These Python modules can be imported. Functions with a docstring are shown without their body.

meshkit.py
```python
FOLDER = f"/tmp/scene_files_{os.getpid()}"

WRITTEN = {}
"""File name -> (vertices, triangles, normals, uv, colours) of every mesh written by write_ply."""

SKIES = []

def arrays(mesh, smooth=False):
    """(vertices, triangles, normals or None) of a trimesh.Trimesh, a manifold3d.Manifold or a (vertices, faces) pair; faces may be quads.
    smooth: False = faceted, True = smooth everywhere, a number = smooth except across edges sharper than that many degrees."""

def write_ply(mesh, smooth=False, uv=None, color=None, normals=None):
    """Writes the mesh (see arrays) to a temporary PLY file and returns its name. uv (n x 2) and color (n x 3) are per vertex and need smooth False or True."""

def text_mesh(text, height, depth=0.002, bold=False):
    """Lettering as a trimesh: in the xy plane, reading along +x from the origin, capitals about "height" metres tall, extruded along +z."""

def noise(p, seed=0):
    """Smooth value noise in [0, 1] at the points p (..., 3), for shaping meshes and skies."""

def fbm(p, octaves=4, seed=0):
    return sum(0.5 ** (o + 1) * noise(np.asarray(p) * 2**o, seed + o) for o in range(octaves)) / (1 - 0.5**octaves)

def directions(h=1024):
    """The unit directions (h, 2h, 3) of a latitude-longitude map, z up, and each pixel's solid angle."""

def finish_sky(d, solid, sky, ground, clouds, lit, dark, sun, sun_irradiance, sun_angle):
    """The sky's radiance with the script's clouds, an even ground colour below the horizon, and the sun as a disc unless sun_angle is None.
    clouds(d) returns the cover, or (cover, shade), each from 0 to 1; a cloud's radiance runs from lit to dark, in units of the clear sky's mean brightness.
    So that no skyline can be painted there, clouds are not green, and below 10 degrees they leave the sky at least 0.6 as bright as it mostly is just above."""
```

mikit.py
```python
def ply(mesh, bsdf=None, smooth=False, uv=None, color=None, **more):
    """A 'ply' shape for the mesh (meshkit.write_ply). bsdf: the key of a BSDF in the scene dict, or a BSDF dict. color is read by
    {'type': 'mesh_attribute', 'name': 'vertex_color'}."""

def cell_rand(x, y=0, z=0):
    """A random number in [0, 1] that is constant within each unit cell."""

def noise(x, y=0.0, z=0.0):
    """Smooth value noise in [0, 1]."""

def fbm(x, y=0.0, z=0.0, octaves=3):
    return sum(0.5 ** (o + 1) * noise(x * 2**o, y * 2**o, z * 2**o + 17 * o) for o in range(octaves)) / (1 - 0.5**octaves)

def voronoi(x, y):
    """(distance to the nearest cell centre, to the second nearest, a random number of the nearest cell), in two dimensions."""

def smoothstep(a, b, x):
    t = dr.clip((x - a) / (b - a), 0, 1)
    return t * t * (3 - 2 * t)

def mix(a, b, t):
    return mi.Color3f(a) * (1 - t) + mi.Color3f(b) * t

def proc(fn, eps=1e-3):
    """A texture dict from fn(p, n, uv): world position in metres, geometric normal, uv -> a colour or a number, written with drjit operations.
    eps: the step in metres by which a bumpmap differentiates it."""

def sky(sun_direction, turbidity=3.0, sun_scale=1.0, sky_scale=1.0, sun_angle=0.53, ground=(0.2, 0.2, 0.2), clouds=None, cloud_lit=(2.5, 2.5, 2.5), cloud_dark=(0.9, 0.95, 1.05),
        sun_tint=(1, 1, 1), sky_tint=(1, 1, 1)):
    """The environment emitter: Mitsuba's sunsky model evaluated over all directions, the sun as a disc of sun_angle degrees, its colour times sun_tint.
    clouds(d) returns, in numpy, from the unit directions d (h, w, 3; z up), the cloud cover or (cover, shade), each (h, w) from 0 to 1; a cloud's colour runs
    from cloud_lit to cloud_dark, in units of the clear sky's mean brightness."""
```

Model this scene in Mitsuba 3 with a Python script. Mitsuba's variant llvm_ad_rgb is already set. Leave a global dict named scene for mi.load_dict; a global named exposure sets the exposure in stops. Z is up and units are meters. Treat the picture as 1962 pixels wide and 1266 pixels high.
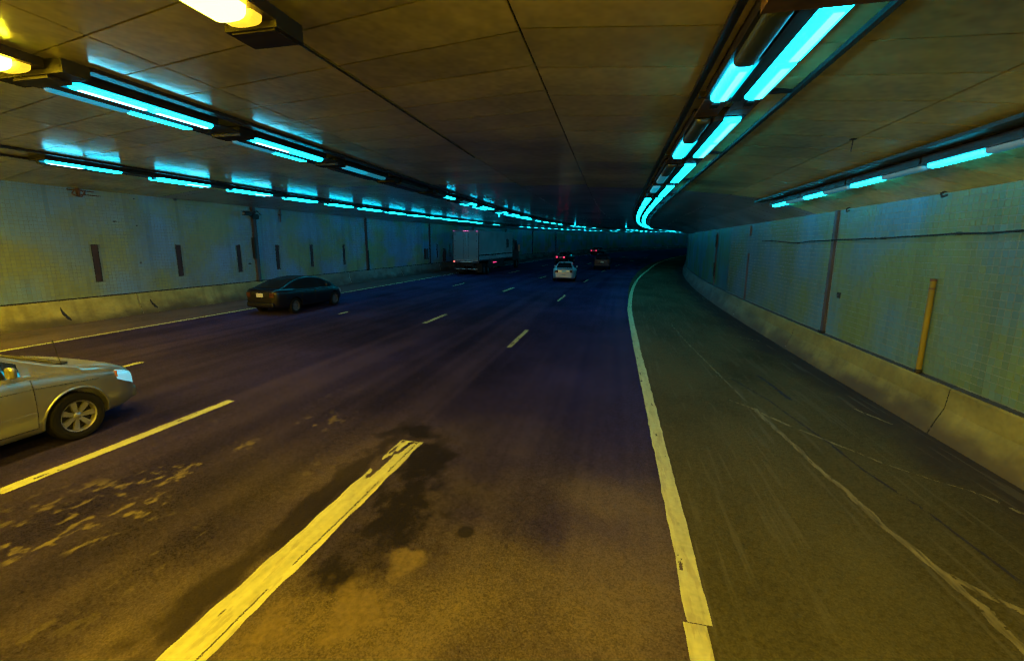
import math, random
import numpy as np, trimesh, mitsuba as mi, mikit, meshkit
import drjit as dr
import manifold3d as m3
from mikit import proc, noise, fbm, voronoi, cell_rand, smoothstep, mix

T = mi.ScalarTransform4f
scene, labels = {}, {}
# ------------------------------------------------------------------ camera, sky, exposure
CAM_H = 2.6
PITCH, ROLL, FOV = math.atan2(633 - 478.846, 856.62), 0.00447, 2 * math.degrees(math.atan2(981, 856.62))
fwd = np.array([0, math.cos(PITCH), -math.sin(PITCH)])
upc = np.array([0, math.sin(PITCH), math.cos(PITCH)])
upv = -math.sin(ROLL) * np.array([1, 0, 0]) + math.cos(ROLL) * upc
eye = np.array([0, 0, CAM_H])
scene['camera'] = {'type': 'perspective', 'fov': FOV, 'fov_axis': 'x', 'near_clip': 0.05, 'far_clip': 1000.0,
                   'to_world': T().look_at(origin=eye.tolist(), target=(eye + fwd).tolist(), up=upv.tolist())}
scene['sky'] = {**mikit.sky((0.2, -1.0, 0.25), turbidity=3, sun_scale=0.0, sky_scale=0.0004), 'sampling_weight': 0.02}
exposure = 0.0
CYAN = np.array([0.03, 8.4, 12.5])          # the lit cyan tubes
SODIUM = np.array([74.0, 46.0, 1.0])       # the lit sodium lamps round the mouth of this section

# ------------------------------------------------------------------ the curved road: (s, d, z) -> world
_ss = np.linspace(-40, 200, 4801)
_k = np.interp(_ss, [0, 12, 25, 45, 75, 120], np.array([-0.25703, 0.08909, 0.42724, 0.44391, 0.62967, 0.62908]) * 0.01)
_ds = _ss[1] - _ss[0]
_th = np.concatenate([[0], np.cumsum((_k[1:] + _k[:-1]) / 2 * _ds)]); _th += 0.22988 - np.interp(0, _ss, _th)
_mid = (_th[1:] + _th[:-1]) / 2
_cx = np.concatenate([[0], np.cumsum(np.sin(_mid) * _ds)]); _cx -= np.interp(0, _ss, _cx)
_cy = np.concatenate([[0], np.cumsum(np.cos(_mid) * _ds)]); _cy -= np.interp(0, _ss, _cy)
_slope = np.interp(np.clip(_ss, 0, None), [0, 20, 50, 90, 150], [0, 1.35501, 2.7842, 2.85214, 2.85214]) * 1e-2
_cz = np.concatenate([[0], np.cumsum((_slope[1:] + _slope[:-1]) / 2 * _ds)]); _cz -= np.interp(0, _ss, _cz)

def pos(s, d, z):
    s, d, z = np.broadcast_arrays(np.asarray(s, float), d, z)
    th = np.interp(s, _ss, _th)
    return np.stack([np.interp(s, _ss, _cx) + d * np.cos(th), np.interp(s, _ss, _cy) - d * np.sin(th), z + np.interp(s, _ss, _cz)], -1)

def heading(s): return float(np.interp(s, _ss, _th))
def gz(d): return -0.01815 * np.asarray(d, float)                   # the road's cross fall
CEIL_D, CEIL_Z = [-16.2, -12, -6, 1.25, 3.0, 4.2, 4.95], [1.76, 1.98, 1.96, 1.70, 1.45, 1.22, 0.87]
def cz(d): return CAM_H + np.interp(d, CEIL_D, CEIL_Z)              # the shallow vault

# ------------------------------------------------------------------ helpers
def numbered(name):
    if name not in USED: USED[name] = 0; return name
    USED[name] += 1
    return f'{name}_{USED[name]:03d}'
USED = {}
def thing(name, label, cat, group=None, kind=None):
    key = numbered(name)
    labels[key] = {'label': label, 'category': cat}
    if group: labels[key]['group'] = group
    if kind: labels[key]['kind'] = kind
    return key
def add(parent, name, mesh, mat, smooth=False, uv=None, to=None, label=None, kind=None, **more):
    key = numbered(f'{parent}__{name}' if parent else name)
    scene[key] = mikit.ply(mesh, mat, smooth=smooth, uv=uv, **more)
    if to is not None: scene[key]['to_world'] = to
    if label or kind: labels[key] = {k: v for k, v in (('label', label), ('kind', kind)) if v}
    return key
def light(rgb, weight=1.0): return {'type': 'area', 'radiance': {'type': 'rgb', 'value': [float(x) for x in rgb]}, 'sampling_weight': float(weight)}

def cat(ms): return trimesh.util.concatenate(ms)
def raw(v, f): return trimesh.Trimesh(np.asarray(v, float), np.asarray(f, int), process=False)
def grid_faces(n, m, flip=False):
    i, j = np.meshgrid(np.arange(n - 1), np.arange(m - 1), indexing='ij')
    a = (i * m + j).ravel(); b = a + 1; c = a + m; d = c + 1
    f = np.concatenate([np.stack([a, b, d], 1), np.stack([a, d, c], 1)])
    return f[:, ::-1] if flip else f
def sweep(prof, ss, flip=False):
    """The (d, z) profile carried along s; returns the mesh and uv = (s, distance along the profile)."""
    p = np.asarray(prof, float)
    arc = np.concatenate([[0], np.cumsum(np.hypot(*np.diff(p, axis=0).T))])
    S = np.asarray(ss, float)
    v = pos(S[:, None], p[None, :, 0], p[None, :, 1]).reshape(-1, 3)
    uv = np.stack([np.repeat(S, len(p)), np.tile(arc, len(S))], 1)
    return raw(v, grid_faces(len(S), len(p), flip)), uv
_BV = np.array([[x, y, z] for x in (0, 1) for y in (0, 1) for z in (0, 1)], float)
_BF = np.array([[0, 1, 3], [0, 3, 2], [4, 6, 7], [4, 7, 5], [0, 4, 5], [0, 5, 1], [2, 3, 7], [2, 7, 6], [0, 2, 6], [0, 6, 4], [1, 5, 7], [1, 7, 3]])
def rbox(s0, s1, d0, d1, z0, z1, step=3.0):
    """A box in road coordinates, bent along the curve."""
    n = max(1, int(math.ceil((s1 - s0) / step)))
    ss = np.linspace(s0, s1, n + 1)
    ring = [(d0, z0), (d1, z0), (d1, z1), (d0, z1)]
    v = np.concatenate([pos(s, [r[0] for r in ring], [r[1] for r in ring]) for s in ss])
    f = []
    for k in range(n):
        for a in range(4):
            b = (a + 1) % 4; o = 4 * k
            f += [[o + a, o + b, o + 4 + b], [o + a, o + 4 + b, o + 4 + a]]
    o = 4 * n
    f += [[0, 2, 1], [0, 3, 2], [o, o + 1, o + 2], [o, o + 2, o + 3]]
    m = raw(v, np.array(f))
    if m.volume < 0: m.faces = m.faces[:, ::-1]
    return m
def tube(pts, r, n=8):
    p = np.asarray(pts, float); t = np.gradient(p, axis=0); t /= np.linalg.norm(t, axis=1)[:, None] + 1e-12
    a = np.cross(t, [0.31, 0.17, 0.93]); a /= np.linalg.norm(a, axis=1)[:, None]; b = np.cross(t, a)
    g = np.linspace(0, 2 * np.pi, n, endpoint=False)
    r = np.broadcast_to(r, len(p))
    v = (p[:, None] + r[:, None, None] * (np.cos(g)[None, :, None] * a[:, None] + np.sin(g)[None, :, None] * b[:, None])).reshape(-1, 3)
    f = []
    for i in range(len(p) - 1):
        for j in range(n):
            k = (j + 1) % n
            f += [[i * n + j, i * n + k, (i + 1) * n + k], [i * n + j, (i + 1) * n + k, (i + 1) * n + j]]
    v = np.vstack([v, p[:1], p[-1:]]); e = len(v)
    for j in range(n):
        k = (j + 1) % n
        f += [[e - 2, k, j], [e - 1, (len(p) - 1) * n + j, (len(p) - 1) * n + k]]
    m = raw(v, f)
    if m.volume < 0: m.faces = m.faces[:, ::-1]
    return m

# ------------------------------------------------------------------ materials
def rgb(c): return {'type': 'rgb', 'value': [float(x) for x in c]}
def P(name, color, rough=0.5, spec=0.5, metal=0.0, coat=0.0, bump=None, bscale=0.01, two=True, coatgloss=0.9):
    b = {'type': 'principled', 'base_color': rgb(color) if isinstance(color, (tuple, list)) else proc(color), 'roughness': float(rough) if not callable(rough) else proc(rough),
         'specular': float(spec), 'metallic': float(metal)}
    if coat: b['clearcoat'] = float(coat); b['clearcoat_gloss'] = float(coatgloss)
    if bump is not None: b = {'type': 'bumpmap', 'texture': proc(bump), 'scale': float(bscale), 'bsdf': b}
    scene[name] = {'type': 'twosided', 'bsdf': b} if two else b
    return name
def blob(s, d, s0, d0, rs, rd): return dr.exp(-(dr.square((s - s0) / rs) + dr.square((d - d0) / rd)))

def asphalt(p, n, uv):
    s, d = uv.x, uv.y
    fine = fbm(s * 38, d * 38, 0, 3)
    sp = fbm(s * 100, d * 100, 3, 2)
    streak = smoothstep(0.25, 0.75, fbm(d * 2.6, s * 0.05, 7, 3))
    blot = fbm(s * 0.55, d * 0.8, 1, 4)
    k = 0.60 + 0.38 * fine + 0.28 * (streak - 0.5) + 0.75 * (blot - 0.5) + 0.65 * (sp - 0.5)
    w = fbm(s * 3.2, d * 4.5, 5, 4) - 0.5
    w2 = fbm(s * 9, d * 11, 6, 3) - 0.5
    # the tarry smear to the right of the near dash, and the scraped edges either side of it
    c = -2.32 + (5.4 - s) * 0.20
    smear = smoothstep(1.15, 0.15, dr.abs(d - c) / 0.40 + w * 2.0 + w2 * 1.4) * smoothstep(2.7, 3.4, s + w) * smoothstep(5.6, 4.9, s + w)
    side = smoothstep(1.0, 0.2, dr.abs(d + 2.86) / 0.26 + w * 2.0) * smoothstep(6.2, 5.3, s + w) * 0.8
    tip = smoothstep(1.0, 0.3, dr.sqrt(dr.square((s - 5.45) / 0.5) + dr.square((d + 2.5) / 0.24)) + w * 1.4)
    low = smoothstep(1.0, 0.3, dr.sqrt(dr.square((s - 2.75) / 0.30) + dr.square((d + 2.02) / 0.30)) + w * 2.0)
    dark = dr.clip(smear + side + tip + low, 0, 1)
    pale = smoothstep(1.1, 0.2, dr.sqrt(dr.square((s - 2.58) / 0.42) + dr.square((d + 1.83) / 0.26)) + w * 2.2 + w2)
    pale = dr.maximum(pale, smoothstep(1.1, 0.2, dr.sqrt(dr.square((s - 3.02) / 0.26) + dr.square((d + 1.62) / 0.14)) + w * 2.0 + w2))
    pale = dr.maximum(pale, smoothstep(1.0, 0.4, dr.sqrt(dr.square((s - 2.2) / 0.3) + dr.square((d + 2.2) / 0.25)) + w * 1.5))
    crumbs = smoothstep(0.56, 0.80, fbm(s * 8.0, d * 13, 11, 5)) * smoothstep(0.52, 0.66, fbm(s * 1.1, d * 1.7, 13, 2)) * smoothstep(0.0, 1.0, blob(s, d, 3.6, -4.5, 2.6, 1.0) * 1.3)
    spot = smoothstep(1.1, 0.7, dr.sqrt(dr.square((s - 3.565) / 0.10) + dr.square((d + 1.25) / 0.085)))
    base = mix((0.021, 0.0165, 0.072), (0.029, 0.0220, 0.066), streak)
    near_glow = smoothstep(6.8, 2.2, s + (fbm(s * 0.9, d * 0.7, 21, 3) - 0.5) * 2.2)  # lamplit brightness near the camera, put into the asphalt colour
    base = mix(base, mi.Color3f(0.112, 0.086, 0.060), near_glow * dr.clip(0.25 + 1.5 * (fbm(s * 1.3, d * 1.1, 31, 4) - 0.25), 0.1, 1.0) * smoothstep(-5.2, -1.8, d))
    col = base * dr.clip(k, 0.25, 1.6)
    col = mix(col, mi.Color3f(0.006, 0.005, 0.012), dark * (0.80 + 0.18 * fine))
    col = mix(col, mi.Color3f(0.105, 0.078, 0.05) * (0.7 + 0.6 * fine), pale * 0.8)
    col = mix(col, mi.Color3f(0.17, 0.14, 0.09), crumbs * 0.6)
    return mix(col, mi.Color3f(0.012, 0.01, 0.016), spot * 0.9)
def asphalt_h(p, n, uv): return fbm(uv.x * 60, uv.y * 60, 2, 3)
P('mat_asphalt', asphalt, 0.9, 0.06, bump=asphalt_h, bscale=0.006)
def shoulder(p, n, uv):
    s, d = uv.x, uv.y
    fine = fbm(s * 38, d * 38, 0, 3); sp = fbm(s * 100, d * 100, 3, 2)
    blot = fbm(s * 0.5, d * 1.1, 4, 4)
    edge = smoothstep(3.5, 4.5, d + (fbm(s * 1.3, d * 2, 9, 3) - 0.5) * 0.9)
    scratch = smoothstep(0.62, 0.80, fbm(s * 0.9, d * 16, 12, 3))
    col = mi.Color3f(0.048, 0.043, 0.021) * dr.clip(0.45 + 0.5 * fine + 0.9 * (blot - 0.2) + 0.65 * (sp - 0.5), 0.2, 2.0)
    col = mix(col, mi.Color3f(0.02, 0.016, 0.024), edge * 0.75)
    return mix(col, mi.Color3f(0.085, 0.08, 0.06), scratch * 0.35)
P('mat_shoulder', shoulder, 0.9, 0.08, bump=asphalt_h, bscale=0.006)
def gutter(p, n, uv):
    s, d = uv.x, uv.y
    return mi.Color3f(0.070, 0.055, 0.060) * (0.45 + 0.6 * fbm(s * 0.6, d * 2.2, 2, 4) + 0.3 * fbm(s * 18, d * 18, 5, 2))
P('mat_gutter', gutter, 0.9, 0.2)
def paint(p, n, uv):
    s, d = uv.x, uv.y
    k = fbm(s * 2.2, d * 22, 3, 4); g = fbm(s * 30, d * 30, 1, 2)
    wear = smoothstep(0.56, 0.74, fbm(s * 5, d * 26, 8, 4))
    return mix(mi.Color3f(0.375, 0.385, 0.175) * (0.70 + 0.4 * k + 0.2 * (g - 0.5)), mi.Color3f(0.20, 0.18, 0.10), wear * 0.45)
P('mat_paint', paint, 0.7, 0.3)
def paint_old(p, n, uv):
    s, d = uv.x, uv.y
    wear = smoothstep(0.35, 0.7, fbm(s * 3, d * 20, 8, 4))
    return mix(mi.Color3f(0.42, 0.43, 0.40), mi.Color3f(0.12, 0.11, 0.11), wear)
P('mat_paint_old', paint_old, 0.8, 0.2)
P('mat_sealant', lambda p, n, uv: mi.Color3f(0.135, 0.12, 0.065) * (0.25 + 1.1 * fbm(uv.x * 7, uv.y * 40, 2, 3)), 0.85, 0.2)
P('mat_sealant_dark', lambda p, n, uv: mi.Color3f(0.016, 0.012, 0.024) * (0.6 + 0.8 * fbm(uv.x * 7, uv.y * 40, 2, 3)), 0.6, 0.4)

TP = 0.1085
def tile(p, n, uv, right=False):
    s, z = uv.x, uv.y
    r, r2 = cell_rand(dr.floor(s / TP), dr.floor(z / TP), 1), cell_rand(dr.floor(s / TP), dr.floor(z / TP), 2)
    grime = fbm(s * 0.55, z * 0.16, 3, 4); run = fbm(s * 6.0, z * 0.35, 8, 3)
    k = 0.72 + 0.08 * (r - 0.5) + 0.55 * (grime - 0.3) - 0.14 * smoothstep(0.5, 0.8, run)
    blue = dr.clip(0.30 * r2 + 2.6 * (fbm(s * 0.75, z * 0.9, 41, 3) - 0.36), 0, 1)
    col = mix(mi.Color3f(0.262, 0.318, 0.160), mi.Color3f(0.165, 0.310, 0.56), blue)
    far_dim = smoothstep(4.5, 24, s) * 0.62 if right else smoothstep(30, 90, s) * 0.45  # fall-off of light along s, put into the tile colour
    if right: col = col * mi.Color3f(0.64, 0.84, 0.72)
    return col * dr.clip(k, 0.15, 1.0) * (1 - far_dim) * 0.86
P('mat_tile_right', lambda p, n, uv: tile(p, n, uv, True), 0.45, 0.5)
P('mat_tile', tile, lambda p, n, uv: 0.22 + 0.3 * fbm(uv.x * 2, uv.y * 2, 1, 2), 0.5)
def mortar(p, n, uv): return mi.Color3f(0.13, 0.18, 0.19) * (0.6 + 0.8 * fbm(uv.x * 3, uv.y * 3, 1, 3))
P('mat_mortar', mortar, 0.9, 0.2)
def concrete(p, n, uv, f=1.0):
    s, a = uv.x, uv.y
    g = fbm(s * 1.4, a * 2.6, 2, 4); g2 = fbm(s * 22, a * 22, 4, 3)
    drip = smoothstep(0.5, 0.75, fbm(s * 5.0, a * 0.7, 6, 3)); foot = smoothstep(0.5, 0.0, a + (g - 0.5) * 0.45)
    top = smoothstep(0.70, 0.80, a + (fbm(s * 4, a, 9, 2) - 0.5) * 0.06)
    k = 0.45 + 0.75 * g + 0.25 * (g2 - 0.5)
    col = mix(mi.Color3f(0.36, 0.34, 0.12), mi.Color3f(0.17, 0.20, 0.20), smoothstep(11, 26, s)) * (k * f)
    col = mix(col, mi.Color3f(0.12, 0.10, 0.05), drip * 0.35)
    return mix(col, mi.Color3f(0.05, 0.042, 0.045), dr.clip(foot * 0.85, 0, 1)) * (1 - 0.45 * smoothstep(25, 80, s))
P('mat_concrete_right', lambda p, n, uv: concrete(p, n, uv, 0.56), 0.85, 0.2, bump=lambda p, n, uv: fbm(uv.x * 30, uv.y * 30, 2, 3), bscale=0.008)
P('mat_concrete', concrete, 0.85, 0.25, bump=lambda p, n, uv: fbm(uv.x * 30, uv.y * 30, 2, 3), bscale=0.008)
P('mat_grime', lambda p, n, uv: mi.Color3f(0.035, 0.036, 0.042) * (0.5 + fbm(p.x * 9, p.y * 9, p.z * 9, 3)), 0.8, 0.3)
def ceil_col(tone):
    def f(p, n, uv):
        g = fbm(p.x * 0.7, p.y * 0.7, 2, 4); m = fbm(p.x * 14, p.y * 14, 5, 2)
        return mi.Color3f(0.49, 0.43, 0.17) * tone * (0.32 + 1.15 * g + 0.3 * (m - 0.5))
    return f
def ceil_h(p, n, uv): return fbm(p.x * 3.0, p.y * 3.0, 1, 2) + 0.25 * fbm(p.x * 17, p.y * 17, 2, 2)
for i, tone in enumerate((0.86, 0.95, 1.04, 1.14)):
    P(f'mat_ceiling_{i}', ceil_col(tone), 0.19, 0.55, coat=0.35, coatgloss=0.95, bump=ceil_h, bscale=0.004)
def ceil_far(p, n, uv):
    s = uv.x
    j = dr.abs(s / 0.8 - dr.floor(s / 0.8) - 0.5) * 0.8
    return mi.Color3f(0.29, 0.25, 0.28) * (0.45 + 0.85 * fbm(p.x * 0.7, p.y * 0.7, 2, 4)) * (1 - 0.7 * smoothstep(0.385, 0.393, j)) * (1 - 0.4 * smoothstep(20, 70, s))  # last factor puts the dimming of the far ceiling into its colour
P('mat_ceiling_far', ceil_far, 0.19, 0.55, coat=0.35, coatgloss=0.95, bump=ceil_h, bscale=0.004)
P('mat_black', (0.012, 0.011, 0.013), 0.6, 0.4)
P('mat_housing', lambda p, n, uv: mi.Color3f(0.014, 0.010, 0.010) * (0.6 + 0.8 * fbm(p.x * 8, p.y * 8, p.z * 8, 3)), 0.45, 0.5)
P('mat_rust', lambda p, n, uv: mi.Color3f(0.085, 0.045, 0.036) * (0.4 + 1.1 * fbm(p.x * 9, p.y * 9, p.z * 9, 3)), 0.7, 0.4)
P('mat_steel', lambda p, n, uv: mi.Color3f(0.060, 0.052, 0.070) * (0.6 + 0.8 * fbm(p.x * 5, p.y * 5, p.z * 2, 3)), 0.6, 0.4)
P('mat_slot', lambda p, n, uv: mi.Color3f(0.036, 0.023, 0.034) * (0.6 + 0.8 * fbm(p.x * 5, p.y * 5, p.z * 3, 3)), 0.8, 0.3)
P('mat_pole', lambda p, n, uv: mix(mi.Color3f(0.22, 0.165, 0.015), mi.Color3f(0.145, 0.11, 0.015), fbm(p.x * 9, p.y * 9, p.z * 4, 3)), 0.5, 0.4)
P('mat_diffuser', (0.05, 0.06, 0.06), 0.3, 0.5)
P('mat_lens', (0.2, 0.2, 0.2), 0.4, 0.4)

# ------------------------------------------------------------------ the setting
S_NEAR = np.concatenate([np.linspace(-32, 0, 33), np.linspace(0.5, 60, 120), np.linspace(61, 175, 115)])
def ground_strip(name, d0, d1, nd, mat, label, cat_):
    ds = np.linspace(d0, d1, nd + 1)
    v = pos(S_NEAR[:, None], ds[None], gz(ds)[None]).reshape(-1, 3)
    uv = np.stack(np.meshgrid(S_NEAR, ds, indexing='ij'), -1).reshape(-1, 2)
    k = thing(name, label, cat_, kind='structure')
    scene[k] = mikit.ply(raw(v, grid_faces(len(S_NEAR), nd + 1, True)), mat, uv=uv)
    return k
road = ground_strip('road', -13.72, 0.66, 8, 'mat_asphalt', 'dark asphalt carriageway of four lanes curving right through the tunnel', 'road')
shld = ground_strip('shoulder', 0.66, 4.80, 4, 'mat_shoulder', 'worn olive grey asphalt shoulder between the right edge line and the barrier', 'road shoulder')
gutt = ground_strip('gutter', -16.10, -13.72, 3, 'mat_gutter', 'dull brown concrete gutter strip between the left edge line and the barrier', 'gutter')

rng = np.random.default_rng(7)
def marking(parent, name, s0, s1, d0, d1, ds, nd, mat, hole=None, jag=0.012, drift=None, label=None, lift=0.004):
    """A painted sheet on the road, cut into small cells so that its edges can be ragged and worn cells left out."""
    n = max(2, int((s1 - s0) / ds))
    S = np.linspace(s0, s1, n + 1); D = np.linspace(0, 1, nd + 1)
    a = d0 + jag * (meshkit.fbm(np.stack([S * 4, S * 0 + s0, S * 0], -1), 3, 1) - 0.5) * 2
    b = d1 + jag * (meshkit.fbm(np.stack([S * 4, S * 0 + s0, S * 0 + 9], -1), 3, 2) - 0.5) * 2
    dd = a[:, None] + (b - a)[:, None] * D[None]
    if drift is not None: dd = dd + drift(S)[:, None]
    SS = np.repeat(S[:, None], nd + 1, 1)
    v = pos(SS, dd, gz(dd) + lift).reshape(-1, 3)
    f = grid_faces(n + 1, nd + 1, True)
    if hole is not None:
        c = np.stack([SS, dd], -1).reshape(-1, 2)[f].mean(1)
        f = f[~hole(c[:, 0], c[:, 1])]
    uv = np.stack([SS, dd], -1).reshape(-1, 2)
    return add(parent, name, raw(v, f), mat, uv=uv, label=label)
def worn(th, fs=3.0, fd=22.0, seed=3, edge=None):
    return lambda s, d: meshkit.fbm(np.stack([s * fs, d * fd, s * 0], -1), 4, seed) > (th if edge is None else th(s, d))
def near_hole(s, d):
    n = meshkit.fbm(np.stack([s * 4, d * 16, s * 0], -1), 4, 5)
    torn = np.exp(-((s - 4.62) / 0.34) ** 2 - ((d + 2.66) / 0.11) ** 2) * 0.42 + np.exp(-((s - 5.05) / 0.16) ** 2 - ((d + 2.60) / 0.08) ** 2) * 0.20 + np.exp(-((s - 5.2) / 0.05) ** 2) * 0.25
    torn = torn + np.exp(-((s - 2.25) / 0.22) ** 2 - ((d + 2.66) / 0.06) ** 2) * 0.18 + np.exp(-((s - 1.5) / 0.3) ** 2 - ((d + 2.6) / 0.05) ** 2) * 0.1
    seam = (np.abs(d + 2.475 + 0.006 * np.sin(s * 3)) < 0.006) & (meshkit.noise(np.stack([s * 3, s * 0, s * 0], -1), 2) > 0.35)
    return (n * 0.8 + torn > 0.70) | seam
marking(road, 'lane_dash', 1.15, 5.24, -2.715, -2.415, 0.012, 26, 'mat_paint', near_hole, 0.022, label='thick yellow lit near lane dash with a torn worn far end')
for a, b in ((11.15, 13.69), (21.2, 23.86), (32.0, 34.5), (42.5, 44.9), (52.6, 55.0), (62.8, 65.2), (73, 75.4)):
    marking(road, 'lane_dash', a, b, -2.65 + 0.10 * (a > 30), -2.53 + 0.10 * (a > 30), 0.1, 4, 'mat_paint', worn(0.70))
for a, b in ((2.95, 5.90), (13.75, 15.76), (24.1, 26.4), (33.6, 35.8), (44, 46.4), (54, 56.4), (64, 66.4), (74, 76.4)):
    marking(road, 'lane_dash', a, b, -6.19, -6.03, 0.05 if a < 20 else 0.15, 6, 'mat_paint', worn(0.76))
for a, b in ((4.7, 7.38), (14.5, 15.1), (25.8, 27.8), (37.4, 40.2), (47.6, 50.1), (57.8, 60.3)):
    marking(road, 'lane_dash', a, b, -9.87, -9.73, 0.08, 4, 'mat_paint', worn(0.76))
edge_d = lambda s: np.interp(s, [0, 20, 34, 48, 71, 95, 130], [0, 0.02, 0.33, 0.76, 0.67, 0.2, 0.0])
marking(road, 'edge_line', -2.0, 2.98, 0.575, 0.735, 0.03, 12, 'mat_paint', worn(0.80), 0.010, label='near piece of the right edge line, offset a little to the left')
marking(shld, 'edge_line', 2.985, 24.0, 0.60, 0.77, 0.03, 12, 'mat_paint', worn(0.78), 0.012, drift=edge_d, lift=0.006, label='pale right edge line that sweeps round the bend')
marking(shld, 'edge_line', 24.0, 120.0, 0.60, 0.77, 0.5, 3, 'mat_paint', None, 0.006, drift=edge_d, lift=0.006)
marking(road, 'edge_line', -6.0, 30.0, -13.70, -13.56, 0.1, 5, 'mat_paint', worn(0.80), 0.008, label='thin yellow lit left edge line beside the gutter')
marking(road, 'edge_line', 30.0, 120.0, -13.70, -13.58, 0.5, 2, 'mat_paint_old')
def crack(parent, name, pts, w, mat, seed, ds=0.05, hole=0.72, label=None, jag=None):
    """A ragged filled crack along (s, d) points."""
    p = np.array(sorted(pts)); S = np.arange(p[0, 0], p[-1, 0], ds); D = np.interp(S, p[:, 0], p[:, 1])
    q = np.stack([S * 3, S * 0, S * 0 + seed], -1)
    D = D + (meshkit.fbm(q, 4, seed) - 0.5) * w * 0.8
    W = w * (0.35 + 1.1 * meshkit.fbm(q * 2.2, 3, seed + 1))
    n = 4; t = np.linspace(-0.5, 0.5, n + 1)
    dd = D[:, None] + W[:, None] * t[None]; SS = np.repeat(S[:, None], n + 1, 1)
    f = grid_faces(len(S), n + 1, True)
    c = np.stack([SS, dd], -1).reshape(-1, 2)[f].mean(1)
    f = f[meshkit.fbm(np.stack([c[:, 0] * 6, c[:, 1] * 30, c[:, 0] * 0], -1), 3, seed + 5) < hole]
    add(parent, name, raw(pos(SS, dd, gz(dd) + 0.004).reshape(-1, 3), f), mat, uv=np.stack([SS, dd], -1).reshape(-1, 2), label=label)
crack(shld, 'crack_seal', [(2.0, 2.86), (3.3, 2.80), (3.66, 2.80), (4.09, 2.77), (4.49, 2.69), (5.11, 2.63), (6.22, 2.53), (7.95, 2.41)], 0.080, 'mat_sealant', 11, 0.03, 0.74, 'pale sealed crack running along the middle of the shoulder')
crack(shld, 'crack_seal', [(8.3, 2.38), (10.76, 2.25), (13.5, 2.12), (16.6, 2.04)], 0.030, 'mat_sealant', 12, 0.05, 0.66)
crack(shld, 'crack_seal', [(5.1, 4.32), (5.28, 4.23), (5.55, 4.14), (5.69, 4.04), (5.86, 3.79), (6.17, 3.46), (6.7, 3.1), (7.36, 2.66), (7.95, 2.36), (8.3, 2.1)], 0.055, 'mat_sealant', 13, 0.012, 0.60, 'pale crack branching from the seal towards the barrier')
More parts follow.
